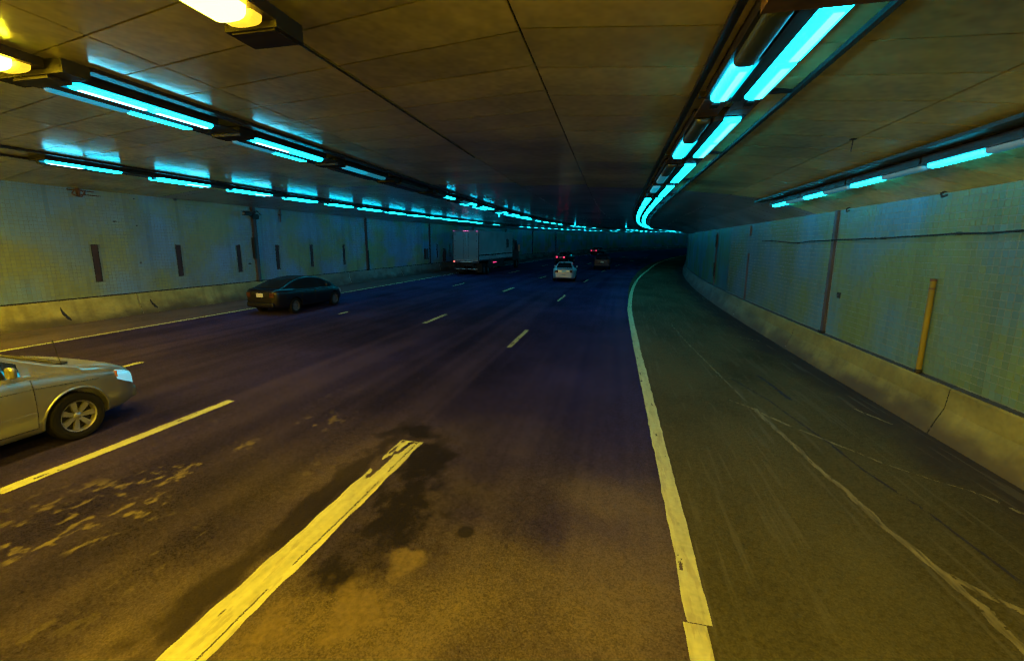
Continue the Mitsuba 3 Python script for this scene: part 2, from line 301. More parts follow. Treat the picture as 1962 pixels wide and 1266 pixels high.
crack(shld, 'crack_seal', [(3.3, 3.3), (3.71, 3.08), (3.81, 2.96), (3.93, 2.87), (4.05, 2.79)], 0.10, 'mat_sealant', 14, 0.012, 0.68)
crack(shld, 'crack_seal', [(7.75, 4.33), (8.4, 4.10)], 0.05, 'mat_sealant', 15, 0.02, 0.7)
crack(shld, 'tar_seam', [(3.5, 3.38), (4.05, 3.34), (4.61, 3.3), (5.16, 3.24), (5.87, 3.09), (6.68, 3.03), (7.33, 2.94), (8.51, 2.79), (9.76, 2.47)], 0.028, 'mat_sealant_dark', 16, 0.03, 0.72)
crack(shld, 'tar_seam', [(8.6, 3.2), (9.3, 3.16), (10.2, 3.1)], 0.06, 'mat_sealant_dark', 17, 0.03, 0.8)
for i, (s0, d0, l, ang) in enumerate(((26.9, 1.3, 0.7, 0.5), (22.9, 1.5, 1.3, 0.55), (19.5, 1.4, 0.5, 0.4), (15.3, 3.1, 1.2, 0.9), (13.6, 2.6, 1.3, 0.35), (12.4, 1.9, 0.7, 0.4), (17.2, 1.2, 0.6, 0.4), (24.6, 1.5, 0.9, 0.5), (9.9, 2.2, 0.6, 0.4))):
    crack(shld, 'scrape', [(s0 - l * ang, d0 + l), (s0, d0)], 0.05, 'mat_sealant', 20 + i, 0.02, 0.62)

# the left and right barriers
lb = thing('concrete_barrier', 'low stained concrete barrier along the foot of the left wall', 'barrier')
prof = [(-15.95, 0.285), (-16.0, 0.42), (-16.10, 0.66), (-16.15, 0.99), (-16.155, 1.0), (-16.30, 1.0)]
for a, b in [(-32, -6)] + [(-6 + 6.1 * i, 0.1 + 6.1 * i) for i in range(28)]:
    m, uv = sweep(prof, np.arange(a + 0.008, b, min(1.0, (b - a) / 4)).tolist() + [b - 0.008], True)
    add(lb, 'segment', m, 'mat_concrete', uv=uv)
add(lb, 'top_joint', rbox(-32, 170, -16.32, -16.19, 0.96, 1.035), 'mat_black')
rb = thing('concrete_barrier', 'yellow lit concrete barrier along the foot of the right wall', 'barrier')
prof = [(4.655, -0.09), (4.72, 0.10), (4.815, 0.32), (4.845, 0.60), (4.86, 0.632), (4.98, 0.66)]
for a, b in [(-32, -4)] + [(-4.2 + 5.85 * i, 1.65 + 5.85 * i) for i in range(30)]:
    m, uv = sweep(prof[:5], np.arange(a + 0.008, b, min(1.0, (b - a) / 4)).tolist() + [b - 0.008])
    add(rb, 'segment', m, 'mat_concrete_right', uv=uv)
m, uv = sweep([(4.861, 0.625), (5.0, 0.655)], np.arange(-32, 172, 1.0)); add(rb, 'ledge', m, 'mat_grime', uv=uv)
add(rb, 'backing', sweep([(4.9, -0.1), (4.9, 0.6)], np.arange(-32, 172, 1.0))[0], 'mat_black')

# tiled walls: loose tiles as far as they can be told apart, a lining with the same glaze beyond
def tiled_wall(label, d, side, z0, z1, sa, sb, skip, mt='mat_tile'):
    w = thing('tiled_wall', label, 'wall')
    S = np.arange(sa, sb, TP); Z = np.arange(z0, z1 - 0.03, TP)
    V, F, U, o = [], [], [], 0
    g, c = 0.0035, 0.004
    ii, jj = np.meshgrid(np.arange(len(S)), np.arange(len(Z)), indexing='ij')
    s0 = S[ii].ravel() + g; s1 = S[ii].ravel() + TP - g; a0 = Z[jj].ravel() + g; a1 = np.minimum(Z[jj].ravel() + TP, z1) - g
    keep = np.ones(len(s0), bool)
    for q0, q1, r0, r1 in skip: keep &= ~((s1 > q0) & (s0 < q1) & (a1 > r0) & (a0 < r1))
    s0, s1, a0, a1 = (x[keep] for x in (s0, s1, a0, a1))
    r = np.random.default_rng(5); out = 0.006 + r.uniform(-0.001, 0.0015, len(s0))
    front = [(s0 + c, a0 + c), (s1 - c, a0 + c), (s1 - c, a1 - c), (s0 + c, a1 - c)]
    back = [(s0, a0), (s1, a0), (s1, a1), (s0, a1)]
    vf = [pos(x, d - side * out, y) for x, y in front]; vb = [pos(x, d + side * 0.002, y) for x, y in back]
    v = np.stack(vf + vb, 1).reshape(-1, 3)
    uv = np.stack([np.stack([(s0 + s1) / 2, (a0 + a1) / 2], -1)] * 8, 1).reshape(-1, 2)
    quad = np.array([[0, 1, 2, 3], [4, 5, 1, 0], [5, 6, 2, 1], [6, 7, 3, 2], [7, 4, 0, 3]])
    tri = np.concatenate([quad[:, [0, 1, 2]], quad[:, [0, 2, 3]]])
    if side > 0: tri = tri[:, ::-1]
    f = (np.arange(len(s0))[:, None, None] * 8 + tri[None]).reshape(-1, 3)
    add(w, 'tile', raw(v, f), mt, uv=uv, kind='stuff')
    z1 = z1 + 0.15
    zz = np.linspace(z0 - 0.1, z1, 4)
    for a, b, mat in ((sa, sb, 'mat_mortar'), (-32, sa, mt), (sb, 172, mt)):
        ss = np.linspace(a, b, int((b - a) / 0.8) + 2)
        m, uv = sweep([(d, z) for z in zz], ss, side < 0)
        uv[:, 1] += z0 - 0.1
        add(w, 'mortar_bed' if mat == 'mat_mortar' else 'far_lining', m, mat, uv=uv)
    return w
SLOTS = [11.25, 14.05, 16.80, 19.04, 21.46, 24.22, 36.5, 38.94]
LPOST = [17.73, 26.5, 35.15, 44, 52.8, 61.6, 70.4]
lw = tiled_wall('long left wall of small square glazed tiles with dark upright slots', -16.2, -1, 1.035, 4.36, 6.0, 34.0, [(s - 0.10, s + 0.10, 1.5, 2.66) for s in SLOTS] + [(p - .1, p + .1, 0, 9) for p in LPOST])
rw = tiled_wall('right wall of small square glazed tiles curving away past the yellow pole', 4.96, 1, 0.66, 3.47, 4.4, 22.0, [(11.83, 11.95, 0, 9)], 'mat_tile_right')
# recessed slots in the left wall
sl_lab = ['leftmost dark upright slot in the left tiled wall', 'second dark upright wall slot from the left', 'third dark upright wall slot from the left, just left of the post with the camera', 'fourth dark upright wall slot, just right of the post with the camera',
          'fifth dark upright wall slot, above the right half of the dark sedan', 'sixth dark upright wall slot, last before the second post', 'narrow dark slot left of the fire extinguisher by the truck', 'narrow dark slot between the fire extinguisher and the truck']
for s, lab in zip(SLOTS, sl_lab):
    k = thing('wall_slot', lab, 'wall slot', 'dark slots in the left wall')
    w = 0.085 if s < 30 else 0.06
    z0, z1 = 1.5, 2.655
    add(k, 'back_plate', rbox(s - w, s + w, -16.225, -16.195, z0, z1), 'mat_slot')
    fr = [rbox(s - w - .012, s - w, -16.22, -16.188, z0 - .012, z1 + .012), rbox(s + w, s + w + .012, -16.22, -16.188, z0 - .012, z1 + .012),
          rbox(s - w, s + w, -16.22, -16.188, z0 - .012, z0), rbox(s - w, s + w, -16.22, -16.188, z1, z1 + .012)]
    add(k, 'frame', cat(fr), 'mat_black')
# posts on the left wall
post_lab = ['dark upright wall post carrying a camera, behind the dark sedan', 'second dark upright post on the left wall, between sedan and truck', 'thin dark upright post on the left wall beside the truck', 'far upright wall post beyond the truck', 'far upright wall post, second beyond the truck', 'far upright wall post, third beyond the truck', 'far upright wall post, fourth beyond the truck']
for i, s in enumerate(LPOST):
    k = thing('wall_post', post_lab[i], 'wall post', 'upright posts on the left wall')
    w = (0.085, 0.05, 0.035)[min(i, 2)]
    add(k, 'channel', rbox(s - w, s + w, -16.2, -16.09, 1.0, 4.42), 'mat_steel')
    add(k, 'base_plate', rbox(s - w - .03, s + w + .03, -16.2, -16.06, 1.0, 1.06), 'mat_black')
    if i == 0:
        add(k, 'conduit_box', rbox(s - w - .09, s - w, -16.2, -16.06, 2.05, 3.0), 'mat_black')
    if i == 1: add(k, 'conduit_box', rbox(s - .06, s + .06, -16.09, -16.05, 1.06, 2.3), 'mat_black')
# the camera on the first post
k = thing('surveillance_camera', 'dark surveillance camera on a bracket at the head of the first wall post', 'camera')
def cyl(p0, p1, r, n=14): return tube(np.linspace(p0, p1, 3), r, n)
A = lambda s, d, z: pos(s, d, z)
add(k, 'body', rbox(16.95, 17.30, -15.95, -15.80, 3.95, 4.10), 'mat_black')
add(k, 'hood', rbox(16.90, 17.32, -15.97, -15.78, 4.105, 4.125), 'mat_steel')
add(k, 'lens', cyl(A(16.95, -15.875, 4.02), A(16.90, -15.875, 4.02), 0.045), 'mat_lens')
add(k, 'bracket', cat([tube([A(17.25, -15.875, 3.95), A(17.45, -15.9, 3.86), A(17.62, -16.1, 3.90)], 0.025), rbox(17.55, 17.90, -16.08, -16.0, 3.82, 4.05), tube([A(17.4, -16.0, 4.05), A(17.75, -15.95, 4.18), A(18.1, -16.05, 4.02)], 0.018)]), 'mat_black')
# hose coil and small fittings high on the left wall
k = thing('hose_bracket', 'tangled cable coil and bracket high on the left wall near the ceiling', 'bracket')
t = np.linspace(0, 4 * np.pi, 60)
add(k, 'coil', tube(pos(11.0 + 0.16 * np.cos(t) + 0.02 * np.sin(3 * t), -16.12 + 0.02 * np.sin(5 * t), 4.20 + 0.11 * np.sin(t) + 0.02 * t / 6), 0.011, 6), 'mat_rust')
add(k, 'arm', cat([rbox(10.75, 11.45, -16.2, -16.14, 4.28, 4.31), rbox(11.1, 11.6, -16.2, -16.12, 4.17, 4.195), rbox(10.98, 11.03, -16.2, -16.1, 4.14, 4.38)]), 'mat_rust')
k = thing('drain_pipe', 'short dark pipe stub dropping from the ceiling right of the camera post', 'pipe')
add(k, 'stub', tube(pos([19.36, 19.37, 19.35, 19.34], -16.12, [4.45, 4.2, 4.0, 3.78]), 0.035, 10), 'mat_steel'); add(k, 'clip', rbox(19.29, 19.42, -16.2, -16.08, 4.1, 4.14), 'mat_black')
fit_lab = {11.96: 'small dark anchor plate high on the left wall, above right of the leftmost slot', 12.66: 'small dark round anchor on the left wall between the first two slots, upper one', 12.61: 'small dark round anchor on the left wall between the first two slots, lower one',
           12.68: 'tiny dark anchor just under the ceiling edge above the first two slots', 14.17: 'dark clamp at the wall and ceiling edge above the second slot', 17.35: 'small dark plate low on the left wall beside the camera post'}
for s, z, w, h in ((11.96, 3.42, .05, .018), (12.66, 3.32, .022, .022), (12.61, 2.05, .028, .028), (12.68, 4.22, .02, .02), (14.17, 4.33, .06, .035), (17.35, 1.83, .07, .03)):
    k = thing('wall_anchor', fit_lab[s], 'wall anchor')
    add(k, 'plate', rbox(s - w, s + w, -16.2, -16.185, z - h, z + h), 'mat_black'); add(k, 'bolt', cyl(A(s, -16.186, z), A(s, -16.17, z), 0.012, 8), 'mat_steel')
k = thing('wall_cabinet', 'dark narrow cabinet on the left wall just left of the thin post', 'cabinet')
add(k, 'body', rbox(34.25, 34.72, -16.2, -16.08, 1.42, 2.28), 'mat_slot'); add(k, 'door', rbox(34.29, 34.68, -16.08, -16.07, 1.46, 2.24), 'mat_steel'); add(k, 'handle', rbox(34.62, 34.65, -16.07, -16.05, 1.8, 1.92), 'mat_black')
k = thing('fire_extinguisher', 'dark fire extinguisher hanging on the left wall beside the truck', 'fire extinguisher')
v = trimesh.creation.revolve(np.array([[0, 0], [.13, 0], [.14, .03], [.14, .75], [.10, .86], [.05, .92], [.045, 1.02], [0, 1.03]]), sections=18)
c = pos(37.5, -16.04, 1.13); add(k, 'cylinder', v, 'mat_slot', 35, to=T().translate(c.tolist()))
add(k, 'valve', rbox(37.42, 37.58, -16.09, -15.99, 2.16, 2.22), 'mat_black'); add(k, 'hose', tube(pos([37.55, 37.7, 37.72, 37.66], -15.98, [2.2, 2.05, 1.7, 1.4]), .018, 6), 'mat_black')

# right wall fittings
k = thing('wall_post', 'grey upright joint cover on the right wall left of the yellow pole', 'wall post')
add(k, 'channel', rbox(11.83, 11.95, 4.90, 4.97, 0.63, 3.47), 'mat_steel'); add(k, 'foot', rbox(11.79, 11.99, 4.87, 4.97, 0.64, 0.69), 'mat_black')
for s, parts, lab in ((18.8, ((0.62, 2.4), (3.03, 3.42)), 'thin broken upright joint cover on the right wall, second from the yellow pole'), (25.2, ((0.6, 3.3),), 'thin dark upright joint cover with two thick lengths, far on the right wall')):
    k = thing('wall_post', lab, 'wall post')
    for a, b in parts: add(k, 'channel', rbox(s - .035, s + .035, 4.91, 4.962, a, b), 'mat_steel')
    if s > 20:
        for a, b in ((1.1, 1.79), (2.58, 3.2)): add(k, 'cover_plate', rbox(s - .10, s + .10, 4.87, 4.91, a, b), 'mat_black')
k = thing('marker_pole', 'yellow ochre upright pole standing on the ledge against the right wall', 'pole')
add(k, 'shaft', cyl(A(8.325, 4.90, 0.70), A(8.325, 4.90, 2.12), 0.040, 18), 'mat_pole', 35)
add(k, 'cap', cyl(A(8.325, 4.90, 2.12), A(8.325, 4.90, 2.16), 0.043, 18), 'mat_rust', 35); add(k, 'collar', cyl(A(8.325, 4.90, 1.99), A(8.325, 4.90, 2.02), 0.042, 18), 'mat_rust', 35); add(k, 'foot', cyl(A(8.325, 4.90, 0.64), A(8.325, 4.90, 0.70), 0.05, 18), 'mat_black', 35)
k = thing('wall_anchor', 'small dark square plate on the right wall beside the grey joint cover', 'wall anchor')
add(k, 'plate', rbox(11.30, 11.44, 4.935, 4.956, 1.53, 1.65), 'mat_black'); add(k, 'bolt', cyl(A(11.37, 4.935, 1.59), A(11.37, 4.92, 1.59), 0.015, 8), 'mat_steel')
cab = [(17.24, 2.83), (16.2, 2.84), (15.29, 2.80), (14.05, 2.75), (13.05, 2.80), (12.3, 2.795), (11.67, 2.81), (9.86, 2.815), (8.97, 2.83), (8.47, 2.835), (7.93, 2.85), (7.46, 2.83), (6.97, 2.85), (6.2, 2.85), (4.0, 2.9)]
S = np.arange(4.0, 17.2, 0.1); Zc = np.interp(S, [c[0] for c in cab[::-1]], [c[1] for c in cab[::-1]]); Zc = np.convolve(np.pad(Zc, 2, 'edge'), np.ones(5) / 5, 'valid')
k = thing('cable', 'black sagging cable strung along the right tiled wall above the yellow pole', 'cable')
add(k, 'line', tube(pos(S, 4.90, Zc), 0.013, 7), 'mat_black', True)
for s in (6.2, 8.0, 9.9, 11.9, 14.0, 16.2): add(k, 'clip', rbox(s - .015, s + .015, 4.89, 4.96, np.interp(s, S, Zc) - .02, np.interp(s, S, Zc) + .02), 'mat_black')
for s, lab in ((8.4, 'small dark hook at the top edge of the right wall above the yellow pole'), (11.31, 'small dark hook at the top edge of the right wall beside the joint cover')):
    k = thing('wall_hook', lab, 'hook'); add(k, 'hook', tube(pos([s, s + .02, s - .05, s - .12], [4.93, 4.86, 4.84, 4.86], [3.50, 3.46, 3.40, 3.42]), .016, 6), 'mat_black')
# rubber scrape marks on the left barrier
for (s, a, b), lab in zip(((10.04, 0.82, 0.40), (12.7, 0.78, 0.43)), ('left black scrape on the left barrier', 'right black scrape on the left barrier')):
    n = 14; z = np.linspace(b, a, n); w = 0.05 * np.sin(np.linspace(0.2, 3.0, n)) ** 0.7 * (0.6 + 0.6 * np.random.default_rng(3).random(n)) * np.linspace(1.6, .4, n)
    cxs = s + 0.14 * ((a - z) / (a - b)) ** 2; dd = np.interp(z, [0.285, 0.42, 0.66, 0.99], [-15.95, -16.0, -16.10, -16.15]) + 0.004
    v = np.stack([pos(cxs - w, dd, z), pos(cxs + w, dd, z)], 1).reshape(-1, 3)
    add(lb, 'scrape', raw(v, grid_faces(n, 2)), 'mat_black', label=lab)

# ceiling: panels as far as they can be told apart, a lining with joints beyond
ceil = thing('ceiling', 'low vaulted ceiling of long glossy panels over the whole carriageway', 'ceiling', kind='structure')
BANDS = [-16.25, -13.3, -11.2, -9.1, -7.0, -4.85, -2.88, -0.855, 1.25, 3.04, 4.97]
S_PAN = 13.2
rp = random.Random(4)
for bi, (d0, d1) in enumerate(zip(BANDS[:-1], BANDS[1:])):
    mid = d0 >= -0.9 and d1 < 1.3
    pitch, skew, ph = (0.83, 0.10, 4.03) if mid else ((0.72, -0.25, 3.68 - 0.25 * -2.5 * 0 - 0.0) if d1 < 0 else (0.74, -0.28, 4.95))
    off = ph - (0 if mid else (skew * (-2.5) if d1 < 0 else skew * 2.4)) + (0 if mid or d1 > 0 else 0)
    k0 = int(math.floor((-8.0 - off) / pitch)); kk = k0
    lo = 1.0
    while True:
        sa = off + kk * pitch; sb = sa + pitch
        if sa + skew * (d0 + d1) / 2 > S_PAN: break
        kk += 1
        if sb + skew * (d0 + d1) / 2 < lo: continue
        dd = [d0 + 0.010, (d0 + d1) / 2, d1 - 0.010]
        v = []
        for x in dd:
            for y in (sa + 0.010, sb - 0.010):
                s = y + skew * x
                v += [pos(s, x, cz(x)), pos(s, x, cz(x) + 0.02)]
        f = []
        def quad(a, b, c, d): f.extend([[a, b, c], [a, c, d]])
        ix = lambda i, j, t: i * 4 + j * 2 + t
        for i in (0, 1):
            quad(ix(i, 0, 0), ix(i + 1, 0, 0), ix(i + 1, 1, 0), ix(i, 1, 0))
            for j in (0, 1): quad(ix(i, j, 0), ix(i, j, 1), ix(i + 1, j, 1), ix(i + 1, j, 0))
        for i in (0, 2): quad(ix(i, 0, 0), ix(i, 1, 0), ix(i, 1, 1), ix(i, 0, 1))
        add(ceil, 'panel', raw(np.array(v), f), f'mat_ceiling_{rp.randrange(4)}')
dfull = np.array(sorted(set(BANDS + CEIL_D))); dfull = dfull[(dfull >= -16.25) & (dfull <= 4.97)]
m, uv = sweep([(d, cz(d) + 0.025) for d in dfull], np.arange(-0.5, 18, 0.5)); add(ceil, 'backing', m, 'mat_black')
# the lining beyond the panels starts where the last panel of each band ends
ends = []
for bi, (d0, d1) in enumerate(zip(BANDS[:-1], BANDS[1:])):
    mid = d0 >= -0.9 and d1 < 1.3
    pitch, skew, ph = (0.83, 0.10, 4.03) if mid else ((0.72, -0.25, 3.68) if d1 < 0 else (0.74, -0.28, 4.95))
    off = ph - (0 if mid else (skew * (-2.5) if d1 < 0 else skew * 2.4))
    kk = math.ceil((S_PAN - skew * (d0 + d1) / 2 - off) / pitch - 1e-9)
    e = off + kk * pitch
    dd = np.array([d0 + .006, (d0 + d1) / 2, d1 - .006])
    ss = np.concatenate([np.linspace(0, 46.8, 118), np.linspace(47.8, 160, 113)])
    SS = e + ss[:, None] + np.where(ss[:, None] < 20, 1, 1) * skew * dd[None] * np.clip(1 - ss[:, None] / 60, 0, 1) + 0.004
    v = pos(SS, dd[None], cz(dd)[None]).reshape(-1, 3)
    uv = np.stack([np.repeat(ss, 3) + 0.4, np.tile(dd, len(ss))], 1)
    add(ceil, 'far_lining', raw(v, grid_faces(len(ss), 3)), 'mat_ceiling_far', uv=uv)
m, uv = sweep([(d, cz(d) + 0.012) for d in dfull], np.arange(-32, 1.6, 0.4)); add(ceil, 'near_lining', m, 'mat_ceiling_far', uv=uv)
te = thing('tunnel_end', 'dark end of the tunnel out of sight', 'tunnel end', kind='structure')
v = []
for s in (-31.9, 171.5):
    v.append(rbox(s, s + 0.1, -16.4, 5.1, -0.5, 5.2))
add(te, 'closure', cat(v), 'mat_black')

# ------------------------------------------------------------------ light fixtures along the ceiling
def trough(s0, s1, d0, d1, zt, depth, nose=0.05, n=8):
    """A prismatic lens trough: a half-round underside with rounded ends, its normals facing out and down."""
    L = s1 - s0; e = min(nose, L / 4)
    ss = [s0, s0 + .15 * e, s0 + .5 * e, s0 + e, (s0 + s1) / 2, s1 - e, s1 - .5 * e, s1 - .15 * e, s1]
    sc = [0.45, .72, .93, 1, 1, 1, .93, .72, .45]
    g = np.linspace(0, np.pi, n + 1); c, h = (d0 + d1) / 2, (d1 - d0) / 2
    dz = zt(c)
    v = np.concatenate([pos(s, c - h * k * np.sign(np.cos(g)) * np.abs(np.cos(g)) ** 0.7, dz - depth * (0.25 + 0.75 * k) * np.sin(g) ** 0.6) for s, k in zip(ss, sc)])
    f = grid_faces(len(ss), n + 1)
    ends = []
    for o, fl in ((0, 0), ((len(ss) - 1) * (n + 1), 1)):
        for i in range(1, n): ends.append([o, o + i, o + i + 1] if fl else [o, o + i + 1, o + i])
    m = raw(v, np.vstack([f, ends]))
    nz = m.face_normals[np.arange(len(f))][:, 2]
    if nz.sum() > 0: m.faces = m.faces[:, ::-1]
    return m
_T = ['', '', 'twenty', 'thirty', 'forty', 'fifty']
def ordinal(i):
    n = i + 1
    if n <= 12: return ORD[i]
    if n < 20: return ['thirteenth', 'fourteenth', 'fifteenth', 'sixteenth', 'seventeenth', 'eighteenth', 'nineteenth'][n - 13]
    return _T[n // 10] + '-' + ORD[n % 10 - 1] if n % 10 else _T[n // 10][:-1] + 'ieth'
ORD = ['first', 'second', 'third', 'fourth', 'fifth', 'sixth', 'seventh', 'eighth', 'ninth', 'tenth', 'eleventh', 'twelfth']
def fixture(label, group, s0, s1, cols, lit, colour, drop=0.115, depth=0.06, halves=2, dim=None, weight=1.0, far=False, core=(), corered=3.0, gap=0.006):
    """One luminaire: a dark housing up against the ceiling, a spine, and lens troughs below it, lit or not."""
    k = thing('tunnel_light', label, 'light', group)
    a, b = min(c[0] for c in cols) - 0.035, max(c[1] for c in cols) + 0.035
    c = (a + b) / 2
    zt = lambda d: cz(c) - drop
    add(k, 'housing', rbox(s0 - .03, s1 + .03, a, b, cz(c) - drop, cz(c) - 0.004), 'mat_housing')
    if len(cols) == 2 and not far:
        add(k, 'spine', rbox(s0 - .03, s1 + .03, cols[0][1] + .012, cols[1][0] - .012, cz(c) - drop - depth * 0.7, cz(c) - drop - .001), 'mat_housing')
    L = (s1 - s0) / halves
    for ci, (d0, d1) in enumerate(cols):
        for hi in range(halves):
            st = lit[ci][hi]
            m = trough(s0 + hi * L + gap, s0 + (hi + 1) * L - gap, d0, d1, zt, depth)
            if st <= 0: add(k, 'lens', m, 'mat_diffuser', True)
            else: add(k, 'lens', m, 'mat_lens', True, emitter=light(np.array(colour) * st, weight))
            if (ci, hi) in core:
                w = (d1 - d0) * 0.16; q = (d0 + d1) / 2 + .1 * (d1 - d0)
                add(k, 'tube', rbox(s0 + hi * L + .07, s0 + (hi + 1) * L - .09, q - w, q + w, cz(c) - drop - depth - .006, cz(c) - drop - depth - .001), 'mat_lens', emitter=light([corered, 8.0, 10.0], 0.3))
    return k
def rail(label, d0, d1, s0, s1, dz=0.045, mat='mat_housing', cat_='rail'):
    k = thing('light_rail', label, cat_)
    c = (d0 + d1) / 2
    add(k, 'channel', rbox(s0, s1, d0, d1, cz(c) - dz, cz(c) - 0.003, 1.2), mat)
    return k
FAR = 'in the far part of'
# the double row right of the middle
RL = 'double row right of the middle'
rail('left dark rail beside the double row of lights right of the middle', 0.735, 0.80, 2.0, 150); rail('right dark rail beside the double row of lights right of the middle', 1.70, 1.75, 2.0, 150)
R_COLS = [(0.90, 1.085), (1.225, 1.43)]
for i in range(45):
    e = 5.46 + 3.13 * i; s0, s1 = e - (1.90 if i == 0 else 2.33 if i < 14 else 1.1), e
    if s1 > 150: break
    lit = [[1, 1], [1, 1]]; core = ()
    if i == 0: lit = [[0.0, 1], [1, 1]]; core = ((1, 0), (0, 1), (1, 1))
    if i == 1: lit = [[0.0, 1], [1, 1]]; core = ((1, 0), (1, 1))
    if i == 2: lit = [[0.0, 0.012], [1, 1]]
    if i == 3: lit = [[0.03, 0.0], [1, 1]]
    near = i < 10
    lab = f'{ORD[i]} cyan light from the near end of the {RL}' if near else f'{ordinal(i)} cyan light of the {RL}, tiny'
    if not near: lit = [[1.0 if i < 14 or rng.random() > .35 else 0.0], [1.0 if i < 14 else 0.0]]
    k = fixture(lab, f'cyan lights of the {RL}', s0, s1, R_COLS, lit, CYAN * (1 if i < 8 else 0.6), halves=2 if near else 1, far=not near, core=core, corered=0.35)
    if near:
        c = 1.165
        add(k, 'end_plate', rbox(s1 + .04, s1 + .72, 0.86, 1.12, cz(c) - .115, cz(c) - .10), 'mat_rust')
        add(k, 'end_plate', rbox(s1 + .04, s1 + .72, 1.20, 1.46, cz(c) - .115, cz(c) - .10), 'mat_rust')
        add(k, 'cross_bar', rbox(s1 + .035, s1 + .09, 0.80, 1.70, cz(c) - .09, cz(c) - .03), 'mat_black')
        for q in (0.95, 1.30): add(k, 'end_box', rbox(s1 + .12, s1 + .26, q, q + .08, cz(c) - .15, cz(c) - .117), 'mat_black')
        if i < 2:
            for d0 in (0.885, 1.225):
                t = meshkit.text_mesh('1NC704GC', 0.045, 0.002)
                v = np.array(t.vertices); w_ = v[:, 0].max()
                q = pos(s1 + .52 - v[:, 1], d0 + (v[:, 0] / w_) * 0.21, cz(c) - .1165 - v[:, 2])
                add(k, 'lettering', raw(q, t.faces), 'mat_steel')
# the row over the right shoulder
rail('dark rail above the row of lights close to the right wall', 3.70, 3.93, -2.0, 13.95, 0.045); 
RRL = 'row close to the right wall'
for i in range(4):
    s0 = 5.42 + 2.03 * i
    fixture(f'{ORD[i]} half lit cyan light of the {RRL}', f'half lit cyan lights of the {RRL}', s0, s0 + 1.92, [(4.0, 4.14)], [[0.008, 1]], CYAN * 1.2)
# the long row left of the middle
L1 = 'long row left of the middle'
rail('right dark rail beside the long row of lights left of the middle', -5.86, -5.72, 4.2, 150, 0.05); rail('left dark rail beside the long row of lights left of the middle', -6.98, -6.92, 4.2, 150)
L1_COLS = [(-6.62, -6.45), (-6.25, -6.07)]
for i in range(54):
    s0 = 4.27 + 2.70 * i
    if s0 > 146: break
    lit = [[1, 1], [1, 1]]; core = ()
    if i == 0: lit, core = [[0.03, 1], [1, 1]], ((1, 0), (1, 1))
    if i == 1: lit, core = [[0.02, 1], [1, 1]], ((1, 0),)
    if i == 2: lit = [[0.0, 0.0], [0.035, 0.015]]
    if i == 3: lit = [[0, 0], [0, 0]]
    if i == 4: lit = [[0, 0], [0, 1]]
    if i in (5, 7): lit = [[0.0, 1], [0.01, 1]]
    near = i < 10
    far_on = rng.random() > 0.45
    lab = f'{ORD[i]} ' + {2: 'dim ', 3: 'unlit ', 4: 'half lit '}.get(i, 'cyan ') + f'light from the near end of the {L1}' if near else f'{ordinal(i)} light of the {L1}, tiny'
    if not near: lit = [[1.0 if far_on else 0.0], [0.0]]
    k = fixture(lab, f'lights of the {L1}', s0, s0 + (1.86 if near else 1.1), L1_COLS, lit, CYAN, halves=2 if near else 1, far=not near, core=core)
    if near:
        c = -6.34
        add(k, 'end_plate', rbox(s0 + 1.91, s0 + 2.3, -6.65, -6.03, cz(c) - .115, cz(c) - .09), 'mat_housing')
        add(k, 'end_box', rbox(s0 + 2.33, s0 + 2.62, -6.62, -6.06, cz(c) - .16, cz(c) - .004), 'mat_black')
# the leftmost row
L2 = 'leftmost row'
rail('right dark rail beside the leftmost row of lights', -11.98, -11.84, 2.0, 150, 0.05); rail('left dark rail beside the leftmost row of lights', -12.80, -12.74, 2.0, 150)
L2_COLS = [(-12.52, -12.36), (-12.26, -12.10)]
for i in range(58):
    s0 = 7.74 + 2.52 * i
    if s0 > 148: break
    lit = [[1, 1], [1, 1]]; core = ()
    if i == 0: lit = [[0.0, 0.0], [1, 1]]; core = ((1, 0),)
    if i in (1, 2): core = ((1, 1),)
    near = i < 12
    far_on = rng.random() > 0.15
    lab = f'{ORD[i]} cyan light from the near end of the {L2}' if near else f'{ordinal(i)} cyan light of the {L2}, tiny'
    if not near: lit = [[1.0 if far_on else 0.0], [0.0]]
    k = fixture(lab, f'cyan lights of the {L2}', s0, s0 + (1.63 if i < 16 else 0.9), L2_COLS, lit, CYAN, halves=2 if near else 1, far=not near, core=core, gap=0.045 if i == 0 else 0.006)
    if near: add(k, 'end_box', rbox(s0 + 1.70, s0 + 2.40, -12.5, -12.12, cz(-12.3) - .12, cz(-12.3) - .004), 'mat_housing')
# sodium lamps at the near end of the rows and behind
def sodium(label, s0, s1, d0, d1, power=1.0, w=6.0):
    k = thing('sodium_light', label, 'light', 'yellow sodium lights at the near end')
    c = (d0 + d1) / 2
    add(k, 'housing', rbox(s0 - .05, s1 + .05, d0 - .06, d1 + .06, cz(c) - .10, cz(c) - .004), 'mat_housing')
    e = min(.16, (s1 - s0) / 4)
    add(k, 'lens', trough(s0 + e, s1 - e, d0, d1, lambda d: cz(c) - .10, .10, .03), 'mat_lens', True, emitter=light(SODIUM * power, w))
    add(k, 'lens_end', trough(s1 - e, s1, d0, d1, lambda d: cz(c) - .10, .065, .10), 'mat_lens', True, emitter=light([1.3, 0.72, 0.03], 0.3))
    return k
L0_D = (-3.03, -2.72)
sodium('big white hot sodium lamp at the top edge, left of the middle', 1.45, 3.30, *L0_D, 0.9, 5.0)
sodium('orange rimmed sodium lamp at the near end of the long row left of the middle', 1.95, 3.86, -6.42, -6.02, 1.2, 6.0)
